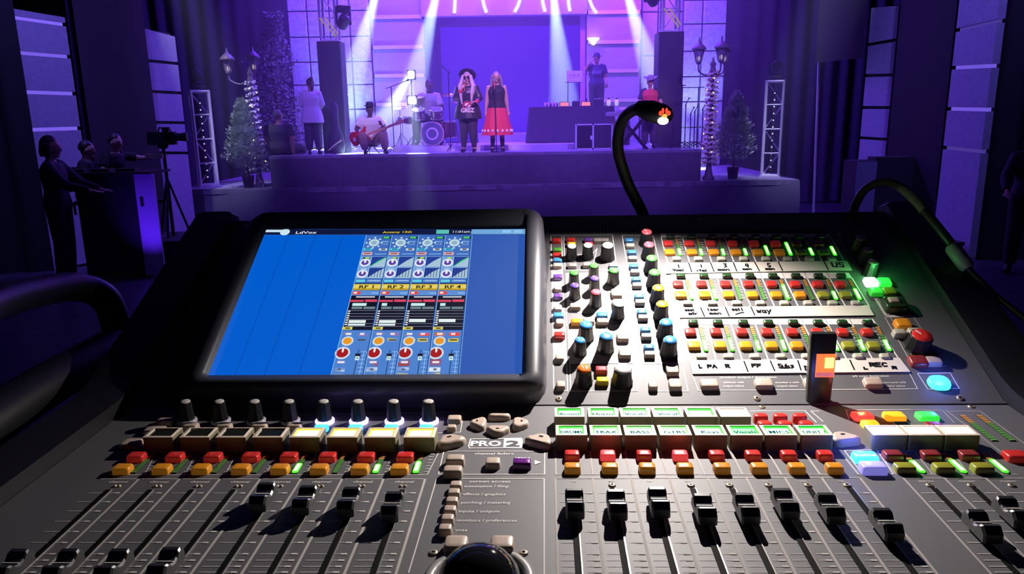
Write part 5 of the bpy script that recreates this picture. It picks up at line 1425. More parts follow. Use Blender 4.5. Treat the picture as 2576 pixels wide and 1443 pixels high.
# logo plate
pl.line([(1184, 1104), (1311, 1102), (1314, 1106), (1312, 1126), (1181, 1127), (1179, 1122)], .0009, (.75, .7, .67), closed=True)
pl.text(1222, 1114.5, 'PRO', .0115, (.75, .7, .67), 1.05, bold=.035)
pl.poly([(1268, 1103), (1311, 1102.5), (1312, 1125.5), (1266, 1126)], (.75, .7, .67))
pl.h = .0005; pl.text(1290, 1114.5, '2', .0125, (.05, .05, .06), 1.7, bold=.03); pl.h = .00025
pl.text(1036 + 100, 1126, 'menu', .002, (.5, .48, .45)); pl.text(1353, 1125, 'menu', .002, (.5, .48, .45))
# VCA boxes
VB = [1397, 1484, 1572, 1660, 1748, 1838, 1930, 2021, 2112]
VB2 = [1397, 1491, 1588, 1684, 1781, 1878, 1975, 2068, 2164]
for i in range(8):
    pl.line([(VB[i] + 2, 1134.5), (VB[i + 1] - 2, 1134.5)], .0006, (.45, .42, .4)); pl.line([(VB[i] + 4, 1193), (VB[i + 1] + 10, 1193)], .0006, (.45, .42, .4))
for i, b in enumerate(VB): pl.line([(b, 1134.5), (vx(b, 1193, 1134.5), 1193)], .0013, (.36, .33, .31))
for i, b in enumerate(VB2): pl.line([(b, 1203), (vx(b, 1560), 1560)], .0015, (.33, .3, .29))
pl.line([(1398, 1203), (2160, 1201)], .0006, (.45, .42, .4))
for i in range(8):
    a, b = VB2[i], VB2[i + 1]; pl.text((a + b) / 2 - 2, 1209, 'vca', .003, (.4, .37, .35))
    for y in ticks:
        for s0, s1, w in ((.1, .42, .0004), (.66, .82, .0004), (.82, .92, .0014)):
            pl.line([(vx(a + (b - a) * s0, y), y), (vx(a + (b - a) * s1, y), y)], w, (.42, .39, .37))
pl.line([(1888, 1034), (2025, 1033), (2053, 1062)], .0008); pl.line([(2070, 1060), (2040, 1034), (2060, 1034)], .0008)
pl.line([(2136, 1055), (2128, 1031), (2290, 1030)], .0007); pl.line([(2290, 1030), (2372, 1033), (2400, 1063)], .0006, (.4, .38, .37))
pl.line([(2390, 1035), (2465, 1034), (2576, 1115)], .0006, (.4, .38, .37)); pl.line([(2380, 1032), (2560, 1168)], .0006, (.4, .38, .37))
pl.line([(2124, 1133), (2205, 1131), (2247, 1192), (2170, 1193)], .0007, closed=True)
RB = [2273, 2376, 2480, 2584]
for i in range(3):
    a, b = RB[i], RB[i + 1]
    pl.line([(a, 1203), (b, 1203)], .0006, (.4, .38, .37)); pl.line([(a, 1203), (vx(a, 1560), 1560)], .0013, (.33, .3, .29))
    pl.text((a + b) / 2 + 4, 1209, 'master' if i else 'stereo', .0032, (.45, .42, .4), 1.2)
    for y in ticks:
        pl.line([(vx(a + (b - a) * .12, y), y), (vx(a + (b - a) * .88, y), y)], .0006, (.5, .46, .43))
for i in range(4):
    a = 2208 + i * 92
    pl.line([(a, 1134), (a + 46, 1193)], .0006, (.4, .38, .37))
pl.line([(2208, 1134), (2500, 1134)], .0006, (.4, .38, .37)); pl.line([(2254, 1193), (2560, 1193)], .0006, (.4, .38, .37))
pl.done('printed_scale', M_PRINT)

# ---- upper panel print
pu = Print(PU)
PANELW = (.62, .58, .55)
WH2 = (.75, .7, .68)
pu.fill(1389, 683, 1421, 818, PANELW); pu.fill(1423, 687, 1567, 786, PANELW)
pu.fill(1391, 820, 1425, 911, PANELW); pu.fill(1429, 820, 1585, 911, PANELW)
for b in ((1386, 592, 1416, 678), (1418, 592, 1552, 678), (1388, 681, 1420, 818), (1424, 786, 1577, 818), (1391, 820, 1425, 911), (1429, 820, 1590, 911),
          (1392, 914, 1428, 983), (1433, 914, 1604, 983)):
    pu.box(*b, w=.0009, col=WH2)
pu.line([(1438, 640), (1490, 640), (1502, 625), (1490, 678)], .0008, WH2)
pu.line([(1565, 592), (1641, 592), (1645, 600), (1713, 912), (1620, 912), (1565, 592)], .0009, WH2)
for y in (660, 734, 816): pu.line([(vx2(1565, y) if False else 1565 + (y - 592) * .172, y), (1641 + (y - 592) * .223, y)], .0008, WH2)
pu.line([(1617, 914), (1716, 914), (1731, 984), (1631, 984)], .0008, WH2, True)
pu.text(1520, 824, 'gates', .003, (.05, .05, .05), 1.6)
# eight-by-three grid
rows = [dict(yt=588, yb=660, x0=1661, x1=2085, dx0=1679, dx1=2125), dict(yt=686, yb=773, x0=1687, x1=2135, dx0=1710, dx1=2188), dict(yt=802, yb=905, x0=1714, x1=2196, dx0=1735, dx1=2262)]
for q, r in enumerate(rows):
    hs = 9 if q == 0 else 14
    yt, yb = r['yt'], r['yb']; ym = yt + hs
    n_ = 8
    lt = [r['x0'] + (r['x1'] - r['x0']) * i / 8 for i in range(9)]; lb = [r['dx0'] + (r['dx1'] - r['dx0']) * i / 8 for i in range(9)]
    sl = [(b - a) / (yb - yt) for a, b in zip(lt, lb)]
    pu.poly([(lt[0], yt), (lt[8], yt), (lt[8] + sl[8] * hs, ym), (lt[0] + sl[0] * hs, ym)], (.78, .72, .68))
    for i in range(9):
        pu.line([(lt[i] + sl[i] * hs, ym), (lb[i], yb)], .0013, WH2)
        if 0 < i < 8: pu.h = .0005; pu.line([(lt[i], yt), (lt[i] + sl[i] * hs, ym)], .0005, (.15, .14, .14)); pu.h = .00025
    for i in range(8):
        for k in range(7):
            t0 = (k + 1) / 9; y = ym + (yb - ym) * t0 * .85; xx = lt[i + 1] + sl[i + 1] * (y - yt) - 13 - q * 1.5
            pu.line([(xx, y), (xx + 7, y + (1.2 if k % 2 else 0))], .0008, (.6, .57, .55))
pu.line([(1742, 943), (2288, 939), (2308, 978), (1757, 982)], .0007, (.6, .57, .55), True)
pu.line([(2013, 942), (2030, 979)], .0007, (.6, .57, .55))
pu.text(1882, 948, 'monitor output / destination', .0036, (.6, .57, .55), 1.15); pu.text(2190, 945, 'a/b copy destination', .0034, (.6, .57, .55), 1.1)
for x, s in ((1845, 'talkback'), (1980, 'monitor a'), (2250, 'surround')):
    pu.text(x, 961, s + ' with', .003, (.55, .52, .5), 1.1); pu.text(x, 970, 'output select', .003, (.55, .52, .5), 1.1)
# right-hand column outlines
pu.line([(2100, 584), (2308, 903)], .0007, (.4, .4, .38)); pu.line([(2100, 584), (2130, 583)], .0006, (.4, .4, .38))
pu.line([(2203, 752), (2228, 792), (2233, 795), (2294, 795)], .0026, (.55, .5, .48))
pu.line([(2226, 798), (2298, 797), (2348, 874)], .0006, (.45, .43, .42)); pu.line([(2226, 798), (2253, 845), (2290, 845)], .0007, (.55, .5, .48))
pu.line([(2256, 849), (2295, 918), (2304, 923), (2378, 921)], .0009, (.45, .43, .42)); pu.text(2280, 854, 'meter', .003, (.5, .48, .46), 1.2)
pu.line([(2308, 939), (2390, 938), (2413, 977), (2334, 979)], .0008, (.55, .55, .6), True)
for a, b in ((2282, 868), (2284, 878), (2294, 889)): pu.line([(a, b), (a + 4, b)], .002, WH2)
pu.done('printed_panel_graphics', M_PRINT)
# step line where the two panels meet
o = cput('joint_strip', MB().box((uc, 0, .0008), (2 * hw, .0022, .0016)).mesh('joint_strip', [M_PANEL]), PU, 0, 0)

# ---- screws
def screw(P, px, py, r=.0028):
    def f():
        mb = MB().lathe([(r, 0), (r, .0005), (r * .75, .001), (r * .55, .0011)], 14)
        mb.lathe([(r * .42, .00112), (r * .4, .00118)], 6, mi=1); return mb
    u, v = P.at(px, py); cput('screw', cm(('screw', r), f, [M_BRASS, M_SLOT]), P, u, v)
for x, y in ((1406, 1003), (1904, 1002), (2415, 1001)): screw(PU, x, y)
for x, y in ((1090, 1391), (1317, 1391), (1917, 1024), (2443, 1023)): screw(PL, x, y)
for x in (1540, 1738, 1835, 1933, 2032, 2131): screw(PL, x, 1221, .0026)
for x in (2338, 2442, 2545): screw(PL, x, 1221, .0024)
for i in range(8):
    for dx in (-5, 6):
        u, v = PL.at((LB[i] + LB[i + 1]) / 2 - 4 + dx, 1223)
        cput('indicator_lamp', cm('indicator_lamp', lambda: MB().lathe([(.0012, 0), (.001, .0008), (.0004, .0011)], 8), mat('indicator_amber', (.6, .45, .3), .3)), PL, u, v)
screw(PU, 1758, 551, .0016); screw(PU, 1393, 555, .0016); screw(PU, 2112, 589, .002)

# ---- faders
def slot_mb():
    mb = MB(); L = .145
    mb.box((0, -L / 2, .0002), (.0034, L, .0006)); mb.box((.0021, -L / 2, .0003), (.0007, L, .0008), mi=1)
    return mb
def fader_cap_mb():
    mb = MB(); hw0 = .0056
    prof = [(-.0125, .0035), (-.0122, .0088), (-.0085, .0125), (-.0062, .0122), (-.0035, .0098), (0, .0088), (.0035, .0098), (.0062, .0122), (.0085, .0125), (.0122, .0088), (.0125, .0035)]
    rings = []
    for x, s, dz in ((-hw0, .9, -.0012), (-hw0 * .82, 1, 0), (hw0 * .82, 1, 0), (hw0, .9, -.0012)):
        rings.append([(x, v * s, z + (dz if 0 < i < len(prof) - 1 else 0)) for i, (v, z) in enumerate(prof)])
    mb.loft(rings, smooth=False)
    mb.box((0, 0, .0018), (.0024, .006, .0036))
    mb.box((0, 0, .0091), (hw0 * 1.7, .0006, .0006), mi=1)
    return mb
def fader(slot_px, slot_py, cap_px=None, cap_py=None, label=None):
    u, v = PL.at(slot_px, slot_py)
    o = cput('fader', cm('fader', slot_mb, [M_SLOT, M_LIP]), PL, u, v, label=label)
    if cap_py is not None:
        cv = PL.at(cap_px, cap_py, .010)[1]
        c = link('fader_cap', cm('fader_cap', fader_cap_mb, [M_CAP, mat('pointer_white', (.8, .78, .75), .4)]), o, Matrix.Translation((0, cv - v, 0)))
    return o
for i in range(8):
    px = vx(LB[i] + (LB[i + 1] - LB[i]) * .545, 1232)
    cap = {0: (20, 1412), 1: (150, 1412), 2: (285, 1412), 3: (415, 1408), 4: (680, 1238), 5: (775, 1246), 6: (885, 1250), 7: (985, 1262)}[i]
    fader(px, 1232, *cap)
for x, cx, cy in ((1441, 1449, 1254), (1540, 1552, 1257), (1640, 1655, 1251), (1742, 1766, 1268), (1841, 1870, 1266), (1938, 1968, 1254), (2036, 2088, 1266), (2138, 2232, 1306)):
    fader(x, 1229, cx, cy)
for x, cx, cy in ((2350, 2475, 1310), (2452, 2570, 1275)):
    fader(x, 1229, cx, cy)

# ---- select keys with windows
def lcd_mb(hx, hy, h):
    def f():
        mb = MB(); fr = .0022; w = .0014
        mb.keycap([(0, hx * 1.03, hy * 1.05, .0015), (h * .6, hx * 1.02, hy * 1.04, .0015), (h, hx, hy, .001)], n=3, smooth=False)
        mb.m = [1] * len(mb.m)
        # raised frame
        mb.f.pop(); mb.m.pop(); mb.c.pop(); mb.sm.pop()
        o_ = [(-hx, -hy), (hx, -hy), (hx, hy), (-hx, hy)]; i_ = [(-hx + fr, -hy + fr * .8), (hx - fr, -hy + fr * .8), (hx - fr, hy - fr * .8), (-hx + fr, hy - fr * .8)]
        vs = [(x, y, h) for x, y in o_] + [(x, y, h + .0004) for x, y in i_] + [(x, y, h - w) for x, y in i_]
        fs = []
        for k in range(4):
            n = (k + 1) % 4; fs.append((k, n, 4 + n, 4 + k)); fs.append((4 + k, 4 + n, 8 + n, 8 + k))
        fs.append((8, 9, 10, 11))
        mb.add(vs, fs, mi=0); return mb
    return f
M_KEYBODY = mat('key_body_shaded', (.2, .18, .11), .4)  # cream plastic darkened, shade of the front faces put into its colour
HX, HY, HH = .0114, .0083, .0118
def win_mb(hx, hy):
    return lambda: MB().box((0, 0, 0), ((hx - .0024) * 2, (hy - .002) * 2, .0006))
def lcd(px, py, kind, text=None, hx=HX, hy=HY, h=HH, label=None):
    u, v = PL.at(px, py, h)
    o = cput('display_key', cm(('display_key', hx), lcd_mb(hx, hy, h), [M_CREAM, M_KEYBODY]), PL, u, v, label=label)
    ems = {'dark': None, 'yellow': ((1, .98, .9), 2.0), 'green': ((.62, 1.0, .8), 1.0), 'white': ((1, .93, .93), 1.7), 'fullgreen': ((.05, .8, .25), 1.0)}[kind]
    if ems is None: m = M_SMOKE
    else: m = mat('window_' + kind, (.2, .2, .2), .3, emit=ems[0], es=ems[1])
    w = link('window', cm(('window', hx, kind), win_mb(hx, hy), m), o, Matrix.Translation((0, 0, h - .0010)))
    if kind in ('green', 'fullgreen', 'yellow'):
        gc = (0.02, .75, .02) if kind != 'yellow' else (.85, .7, .0)
        gm = mat('backlight_edge_' + ('y' if kind == 'yellow' else 'g'), gc, .3, emit=gc, es=.9)
        def fr():
            mb = MB(); a, b = hx - .0023, hy - .0019; t_ = .0009
            mb.box((0, b - .0011, 0), (a * 2, .0022 if kind != 'yellow' else .0012, .0005)); mb.box((-a + t_ / 2, 0, 0), (t_, b * 2, .0005)); mb.box((a - t_ / 2, 0, 0), (t_, b * 2, .0005))
            mb.box((0, -b + t_ / 2, 0), (a * 2, t_, .0005)); return mb
        link('backlight', cm(('backlight', hx, kind), fr, gm), o, Matrix.Translation((0, 0, h - .0006)))
    if text:
        vs, fs, wd = text_geo(text, .01); s = min(.0068, .016 / max(wd, .1))
        mb = MB().add(vs, fs, Matrix.Translation((0, -.0046, h - .00035)) @ Matrix.Diagonal((s, .0062, 1, 1)))
        link('key_text', mb.mesh('key_text', [mat('lcd_ink', (.005, .05, .06), .95, spec=0)]), o)
    return o
for i, x in enumerate((410, 501, 591, 682, 774, 867, 961, 1058)):
    lcd(x, 1087, 'dark' if i < 4 else 'yellow')
for x, y, k, s in ((1432, 1036, 'green', 'Acoust'), (1516, 1036, 'green', 'Horns'), (1597, 1036, 'green', 'Vocals'), (1678, 1036, 'green', 'Vocal'), (1762, 1036, 'green', None), (1845, 1036, 'white', None),
                   (1437, 1081, 'green', 'DRUMS'), (1523, 1081, 'green', 'TRAX'), (1609, 1081, 'green', 'BASS'), (1696, 1081, 'green', 'GTRS'), (1784, 1081, 'green', 'Keys'),
                   (1872, 1081, 'fullgreen', 'Vocals'), (1957, 1081, 'green', 'MICS'), (2046, 1081, 'green', 'UNIT ?')):
    lcd(x, y, k, s)
for x in (2228, 2317, 2407): lcd(x, 1081, 'white', None, hx=.0122)

# ---- encoders with lit collars
M_VIO = mat('collar_violet_lit', (.7, .6, 1), .3, emit=(.45, .3, 1), es=3.5); M_COLL = mat('collar_clear', (.35, .33, .38), .2)
for i, x in enumerate((465, 550, 639, 726, 813, 899, 989, 1077)):
    u, v = PL.at(x, 1013, .017)
    o = cput('encoder_knob', cm(('encoder_knob',), knob_mb(.0052, .017), M_KNOB), PL, u, v, .001)
    link('knob_cap', cm(('encoder_cap',), cap_mb(.0052, .017), [mat('key_steelcap', (.45, .42, .38), .3), mat('pointer_white', (.8, .78, .75), .4)]), o)
    link('light_collar', cm(('light_collar', i < 4), lambda: MB().lathe([(.0074, -.001), (.0078, .0012), (.0068, .0022), (.006, .0022)], 20), M_COLL if i < 4 else M_VIO), o)
    if i < 4: key(PL, x + 14, 1066, 'beige', .006, .004, .006)
    else: key(PL, x - 5, 1070, 'lit_cyan', .0055, .003, .004, label='small key glowing pale cyan')

# ---- mute/solo pairs
RS = (.0062, .0046, .0048)
for i, (a, b) in enumerate(zip((343, 440, 536, 631, 727, 824, 921, 1019), (308, 407, 506, 606, 704, 803, 905, 1005))):
    key(PL, a, 1141, 'red', *RS); key(PL, b, 1171, 'amber', *RS)
for i, (a, b) in enumerate(zip((1439, 1529, 1620, 1711, 1803, 1894, 1984, 2075), (1440, 1534, 1628, 1723, 1816, 1910, 2004, 2099))):
    key(PL, a, 1136, 'lit_pink' if i in (1, 3) else 'red', .0054, .0044, .0052, label='red mute key glowing pink' if i in (1, 3) else None)
    key(PL, b, 1168, 'amber', .0056, .0044, .0052)
for a, b in zip((2246, 2341, 2437), (2276, 2374, 2472)):
    key(PL, a, 1136, 'dred', .0064, .0046, .005); key(PL, b, 1168, 'olive', .0066, .0046, .005)  # dark red and olive carry the dim end's shade on these keys
key(PL, 2556, 1138, 'red', .0075, .0055, .005)
for x, y in ((1914, 1042), (1963, 1042), (2012, 1042), (1924, 1061), (1975, 1061), (2028, 1061)): key(PL, x, y, 'red', .0055, .0042, .0065, r=.003)
key(PL, 2170, 1040, 'lit_red', .0078, .0058, .004); key(PL, 2250, 1040, 'lit_orange', .0078, .0058, .004); key(PL, 2333, 1040, 'lit_green', .0078, .0058, .004)
key(PL, 2189, 1060, 'lit_yellow', .0062, .0045, .004); key(PL, 2270, 1064, 'dgreen', .0062, .0045, .003); key(PL, 2350, 1064, 'dred', .0062, .0045, .003)
key(PL, 2177, 1141, 'lit_cyan', .0082, .0058, .005, label='bright cyan lit key'); key(PL, 2197, 1166, 'lit_violet', .0085, .0052, .006)
pt = Print(PL, .0058); pt.text(2178, 1143, 'home', .005, (.9, .95, 1), 1.2, bold=.02)
# level meters: slanted LED ladders
def meter_mb(n=12, L=.019, w=.0034, lit=0):
    def f():
        mb = MB(); mb.box((0, 0, .0002), (w + .0008, L, .0005), mi=0)
        for k in range(n):
            y = -L / 2 + L * (k + .5) / n
            mb.box((0, y, .0006), (w, L / n * .8, .0006), mi=1 if k < n * .62 else 2)
        return mb
    return f
def seg_mb(L, w, frac):
    def f():
        mb = MB(); h = L * frac
        mb.keycap([(0, w * .62, h / 2, w * .4), (.0009, w * .55, h / 2 - .0003, w * .4)], Matrix.Translation((0, -L / 2 + h / 2, .0006)), n=4)
        mb.keycap([(.0009, w * .38, h / 2 * .8, w * .3), (.0011, w * .3, h / 2 * .7, w * .2)], Matrix.Translation((0, -L / 2 + h / 2, .0006)), mi=1, n=4)
        return mb
    return f
M_MG, M_MO = mat('meter_dark_green', (.08, .24, .05), .4), mat('meter_dark_orange', (.42, .2, .05), .4)
M_LG = mat('meter_lit_green', (.1, .9, .05), .3, emit=(.06, 1.0, .02), es=1.3); M_LW = mat('meter_lit_core', (.8, 1, .5), .3, emit=(.75, 1, .5), es=1.6)
def meter(P, top, bot, lit=0, w=.0034):
    a = Vector(P.at(*top)); b = Vector(P.at(*bot)); L = round((a - b).length, 4); c = (a + b) / 2
    o = cput('level_meter', cm(('level_meter', round(L, 3), w), meter_mb(12, round(L, 3), w), [M_BLACK, M_MG, M_MO]), P, c.x, c.y, 0, 0)
    if lit: link('lit_segment', cm(('lit_segment', round(L, 3), w, lit), seg_mb(round(L, 3), w, lit), [M_LG, M_LW]), o)
    return o
for i in range(8):
    xt = 388 + i * 96.2
    meter(PL, (xt, 1141), (vx(xt, 1191, 1141), 1191), {4: .45, 6: .4, 7: .55}.get(i, 0))
for i, x in enumerate((2285, 2384, 2484)):
    meter(PL, (x - 12, 1141), (vx(x - 12, 1191, 1141) , 1191), (.6, .65, .65)[i])
meter(PL, (2420, 1045), (vx(2420, 1110, 1045), 1110), 0, .004); meter(PL, (2462, 1045), (vx(2462, 1110, 1045), 1110), 0, .004)

# ---- navigation and beige keys
def nav_mb(kind):
    def f():
        mb = MB(); n = 20; rings = []
        for z, s in ((0, 1.0), (.0035, .98), (.005, .9), (.0058, .7)):
            ring = []
            for j in range(n):
                a = 2 * PI * j / n; r = .0098 * (1 + .16 * math.cos(3 * (a - PI / 2)) ) * (1.0)
                ring.append((r * math.cos(a) * s * 1.08, r * math.sin(a) * s * .8, z))
            rings.append(ring)
        mb.loft(rings); mb.box((0, .002, .0059), (.003, .0016, .0004), mi=1); return mb
    return f
for x, y, r in ((1256, 1037, 0), (1252, 1074, PI), (1205, 1057, PI / 2), (1307, 1057, -PI / 2)):
    u, v = PL.at(x, y, .005); cput('arrow_key', cm('arrow_key', nav_mb(0), [M_BEIGE, M_SLOT]), PL, u, v, 0, r, sc=.82)
u, v = PL.at(1133, 1103, .005); cput('arrow_key', CM['arrow_key'], PL, u, v, 0, .5)
u, v = PL.at(1358, 1102, .005); cput('arrow_key', CM['arrow_key'], PL, u, v, 0, -.5)
u, v = PL.at(2124, 1097, .005); cput('arrow_key', CM['arrow_key'], PL, u, v, 0, .2)
for x, y, hx, hy in ((1143, 1048, .0055, .0048), (1136, 1070, .0036, .0032), (416, 1054, .007, .004), (389, 1076, .008, .005), (330, 1109, .007, .006)): key(PL, x, y, 'beige', hx, hy, .004)
key(PL, 1145, 1148, 'beige', .0066, .0045, .006); key(PL, 1139, 1176, 'beige', .0066, .0045, .006)
key(PL, 1240, 1156, 'beige', .0052, .005, .005); key(PL, 1313, 1156, 'violet', .0064, .005, .0055, label='violet return key')
pt.text(1145, 1147, 'INPUT', .0026, (.06, .05, .05), 1.2); pt.text(1139, 1173, 'OUTPUT', .0026, (.06, .05, .05), 1.1); pt.text(1315, 1150, 'return', .0034, (.8, .75, .8), 1.2)
pt.done('key_legend', M_PRINT)
for x, y in ((1147, 1214), (1142, 1233), (1137, 1254), (1132, 1276), (1126, 1298), (1120, 1323)): key(PL, x, y, 'beige', .0039, .0036, .0048)
for x in (1147, 1263): key(PL, x, 1359, 'beige', .0068, .0065, .006)
# trackball
u, v = PL.at(1205, 1462, 0)
o = cput('trackball_ring', MB().lathe([(.030, 0), (.0305, .0015), (.028, .003), (.0245, .0022), (.0245, 0)], 32, cap0=False, cap1=False).mesh('trackball_ring', [mat('ring_grey', (.25, .24, .24), .4)]), PL, u, v)
link('trackball', MB().sphere((0, 0, -.004), .0238, 28, 20).mesh('trackball', [mat('ball_gloss', (.01, .01, .012), .06, coat=.6)]), o)

# ---- upper panel keys: section A
def sk(px, py, c, hx=.0047, hy=.0030, h=.0042): return key(PU, px, py, c, hx, hy, h, dome=.9)
def C3(x, y): return 1340 + x / 3.005, 530 + y / 3.005
for x, y, c in ((180, 215, 'red'), (185, 288, 'green'), (185, 325, 'red'), (188, 365, 'blue'), (187, 405, 'beige'), (290, 212, 'red'), (293, 245, 'yellow'), (420, 212, 'purple'), (425, 245, 'pinkred'),
                (490, 215, 'grey'), (545, 215, 'grey'), (560, 255, 'green'), (300, 405, 'grey'), (412, 400, 'grey'), (612, 405, 'beige'), (190, 490, 'purple'), (192, 637, 'purple'), (195, 783, 'blue'),
                (322, 712, 'beige'), (332, 830, 'amber'), (425, 822, 'beige'), (525, 780, 'blue'), (527, 826, 'beige'), (203, 928, 'red'), (520, 1190, 'pinkred'), (528, 1272, 'yellow'), (612, 440, 'blue')):
    sk(*C3(x, y), c, *((.0052, .0034, .0045) if y > 700 else ()))
for x, y in ((192, 575), (192, 725), (205, 832), (205, 1097), (213, 1305), (910, 1308)): key(PU, *C3(x, y), 'beige', .0038, .0040, .004, r=.0018)
for x, y in ((635, 612), (645, 690), (682, 938), (698, 1062), (1057, 1188), (1078, 1298)): key(PU, *C3(x, y), 'beige', .0053, .0056, .0045)
for x, y, c, big in ((1438, 619, 'steel', 0), (1479, 617, 'steel', 0), (1529, 617, 'steel', 1), (1494, 668, 'greencap', -1), (1444, 686, 'greencap', -1), (1544, 680, 'greencap', 0), (1496, 700, 'purplecap', -1),
                     (1446, 718, 'purplecap', -1), (1499, 735, 'pinkcap', 0), (1556, 765, 'steel', 0), (1474, 817, 'blue', 1), (1525, 846, 'blue', 1), (1459, 856, 'blue', 0), (1469, 927, 'orange', 1), (1567, 928, 'steel', 2)):
    knob(PU, x, y, c, {-1: .0050, 0: .0054, 1: .0066, 2: .0078}[big], {-1: .015, 0: .0155, 1: .0165, 2: .0165}[big])
for x, y, c in ((1627, 583, 'pinkcap'), (1633, 615, 'pinkcap'), (1640, 649, 'greencap'), (1647, 685, 'greencap'), (1656, 724, 'yellow'), (1666, 765, 'yellow'), (1676, 811, 'blue'), (1686, 855, 'blue')):
    knob(PU, x, y, c, .0062 if c != 'blue' else .0066, .0158)
for k, (xb_, yb_, xw, yw) in enumerate(((730, 215, 738, 255), (752, 305, 757, 350), (765, 410, 775, 452), (783, 510, 790, 553), (806, 640, 812, 680), (827, 757, 835, 797), (853, 892, 860, 938), (880, 1024, 885, 1073))):
    sk(*C3(xb_, yb_), 'blue', .0046, .003, .0042); sk(*C3(xw, yw), 'beige', .0046, .003, .0042)
# ---- 8 x 3 output grid
G1x = (1687, 1740, 1793, 1847, 1902, 1955, 2011, 2067); R1x = (1681, 1734, 1788, 1843, 1897, 1952, 2005, 2060); A1x = (1685, 1741, 1796, 1852, 1907, 1961, 2016, 2073); B1x = (1702, 1757, 1815, 1871, 1927, 1982, 2037, 2093)
G2x = (1713, 1771, 1829, 1887, 1945, 2003, 2060, 2117); R2x = (1706, 1765, 1825, 1883, 1941, 2001, 2058, 2115); A2x = (1713, 1773, 1833, 1893, 1953, 2013, 2072, 2128); B2x = (1730, 1792, 1853, 1913, 1974, 2034, 2095, 2154)
G3x = (1744, 1806, 1870, 1933, 1996, 2059, 2120, 2184); R3x = (1737, 1801, 1866, 1929, 1993, 2056, 2120, 2182); A3x = (1746, 1811, 1876, 1941, 2005, 2070, 2135, 2198); B3x = (1765, 1833, 1899, 1964, 2030, 2096, 2160, 2227)
lits = ([.42, .4, .4, .42, .6, .8, .45, .55], [.5, .52, 0, 0, .75, 0, .42, .55], [.45, .5, .42, .45, 0, .38, .45, .45])
for q, (G, R, A, B, yg, yr, ya, yb_, ym0, ym1, sc) in enumerate(((G1x, R1x, A1x, B1x, 592, 609, 631, 648, 602, 644, 1.0), (G2x, R2x, A2x, B2x, 690, 711, 738, 759, 704, 755, 1.0), (G3x, R3x, A3x, B3x, 807, 831, 865, 893, 822, 884, 1.0))):
    for i in range(8):
        key(PU, G[i], yg, 'dgreen', .0045, .0028, .0035, dome=.9)
        key(PU, R[i], yr, 'red' if i < 6 or q else 'dred', .0050, .0042, .0035); key(PU, A[i], ya, 'amber' if i < 6 else 'olive', .0054, .0046, .0035)  # far-right keys get darker colours, the shade there painted in
        key(PU, B[i], yb_, 'clear', .0044, .0030, .0028, dome=.9)
        off = (A[i] - R[i])
        xt = R[i] + (20, 22, 24)[q]; xbm = xt + (ym1 - ym0) * (xt - 1361) / (ym0 + 800)
        meter(PU, (xt, ym0), (xbm, ym1), lits[q][i], .0030)
for x, y in ((1785, 961), (1922, 960), (2047, 958), (2198, 957)): key(PU, x, y, 'beige', .0075, .0048, .0045)
# ---- far right column
key(PU, 2192, 705, 'lit_white_green', .0062, .006, .004, label='key blazing white-green')
key(PU, 2226, 705, 'lit_green', .0062, .0055, .004); key(PU, 2204, 729, 'lit_dimgreen', .0062, .0055, .004); key(PU, 2239, 729, 'olive', .0062, .0055, .004)
o = key(PU, 2254, 757, 'dgreen', .0105, .0085, .008, name='talk_switch'); key(PU, 2250, 752, 'beige', .0055, .004, .0095)
key(PU, 2273, 809, 'amber', .0068, .0058, .006); key(PU, 2265, 832, 'clear', .0058, .0036, .006); key(PU, 2302, 829, 'clear', .0058, .0036, .006)
knob(PU, 2319, 843, 'red', .0098, .014); key(PU, 2312, 903, 'dred', .0075, .006, .005); key(PU, 2350, 903, 'beige', .0066, .0045, .005)
key(PU, 2365, 957, 'lit_cyan', .0088, .0075, .004, label='large round key glowing cyan-blue', r=.006)
for x, y in ((2166, 598), (2184, 628), (2198, 658)): knob(PU, x, y, 'grey', .0062, .016)
# point lights added above the brightest keys to spread their glow
def lamp_pt(P, px, py, h, col, e, rad=.004):
    l = bpy.data.lights.new('key_lamp', 'POINT'); l.energy = e; l.color = col; l.shadow_soft_size = rad
    o = bpy.data.objects.new('key_lamp', l); C.objects.link(o); o.location = P.W(*P.at(px, py), h)
lamp_pt(PU, 2192, 707, .014, (.1, 1, .2), .035); lamp_pt(PU, 2365, 959, .014, (.1, .15, 1), .03)
lamp_pt(PL, 2177, 1143, .016, (.12, .15, 1), .03); lamp_pt(PL, 2170, 1043, .016, (1, .1, .08), .012)
lamp_pt(PL, 1529, 1134, .014, (1, .05, .03), .0015); lamp_pt(PL, 1711, 1134, .014, (1, .05, .03), .0015)
for x in (813, 899, 989, 1077): lamp_pt(PL, x + 2, 1066, .008, (.3, .2, 1), .006)

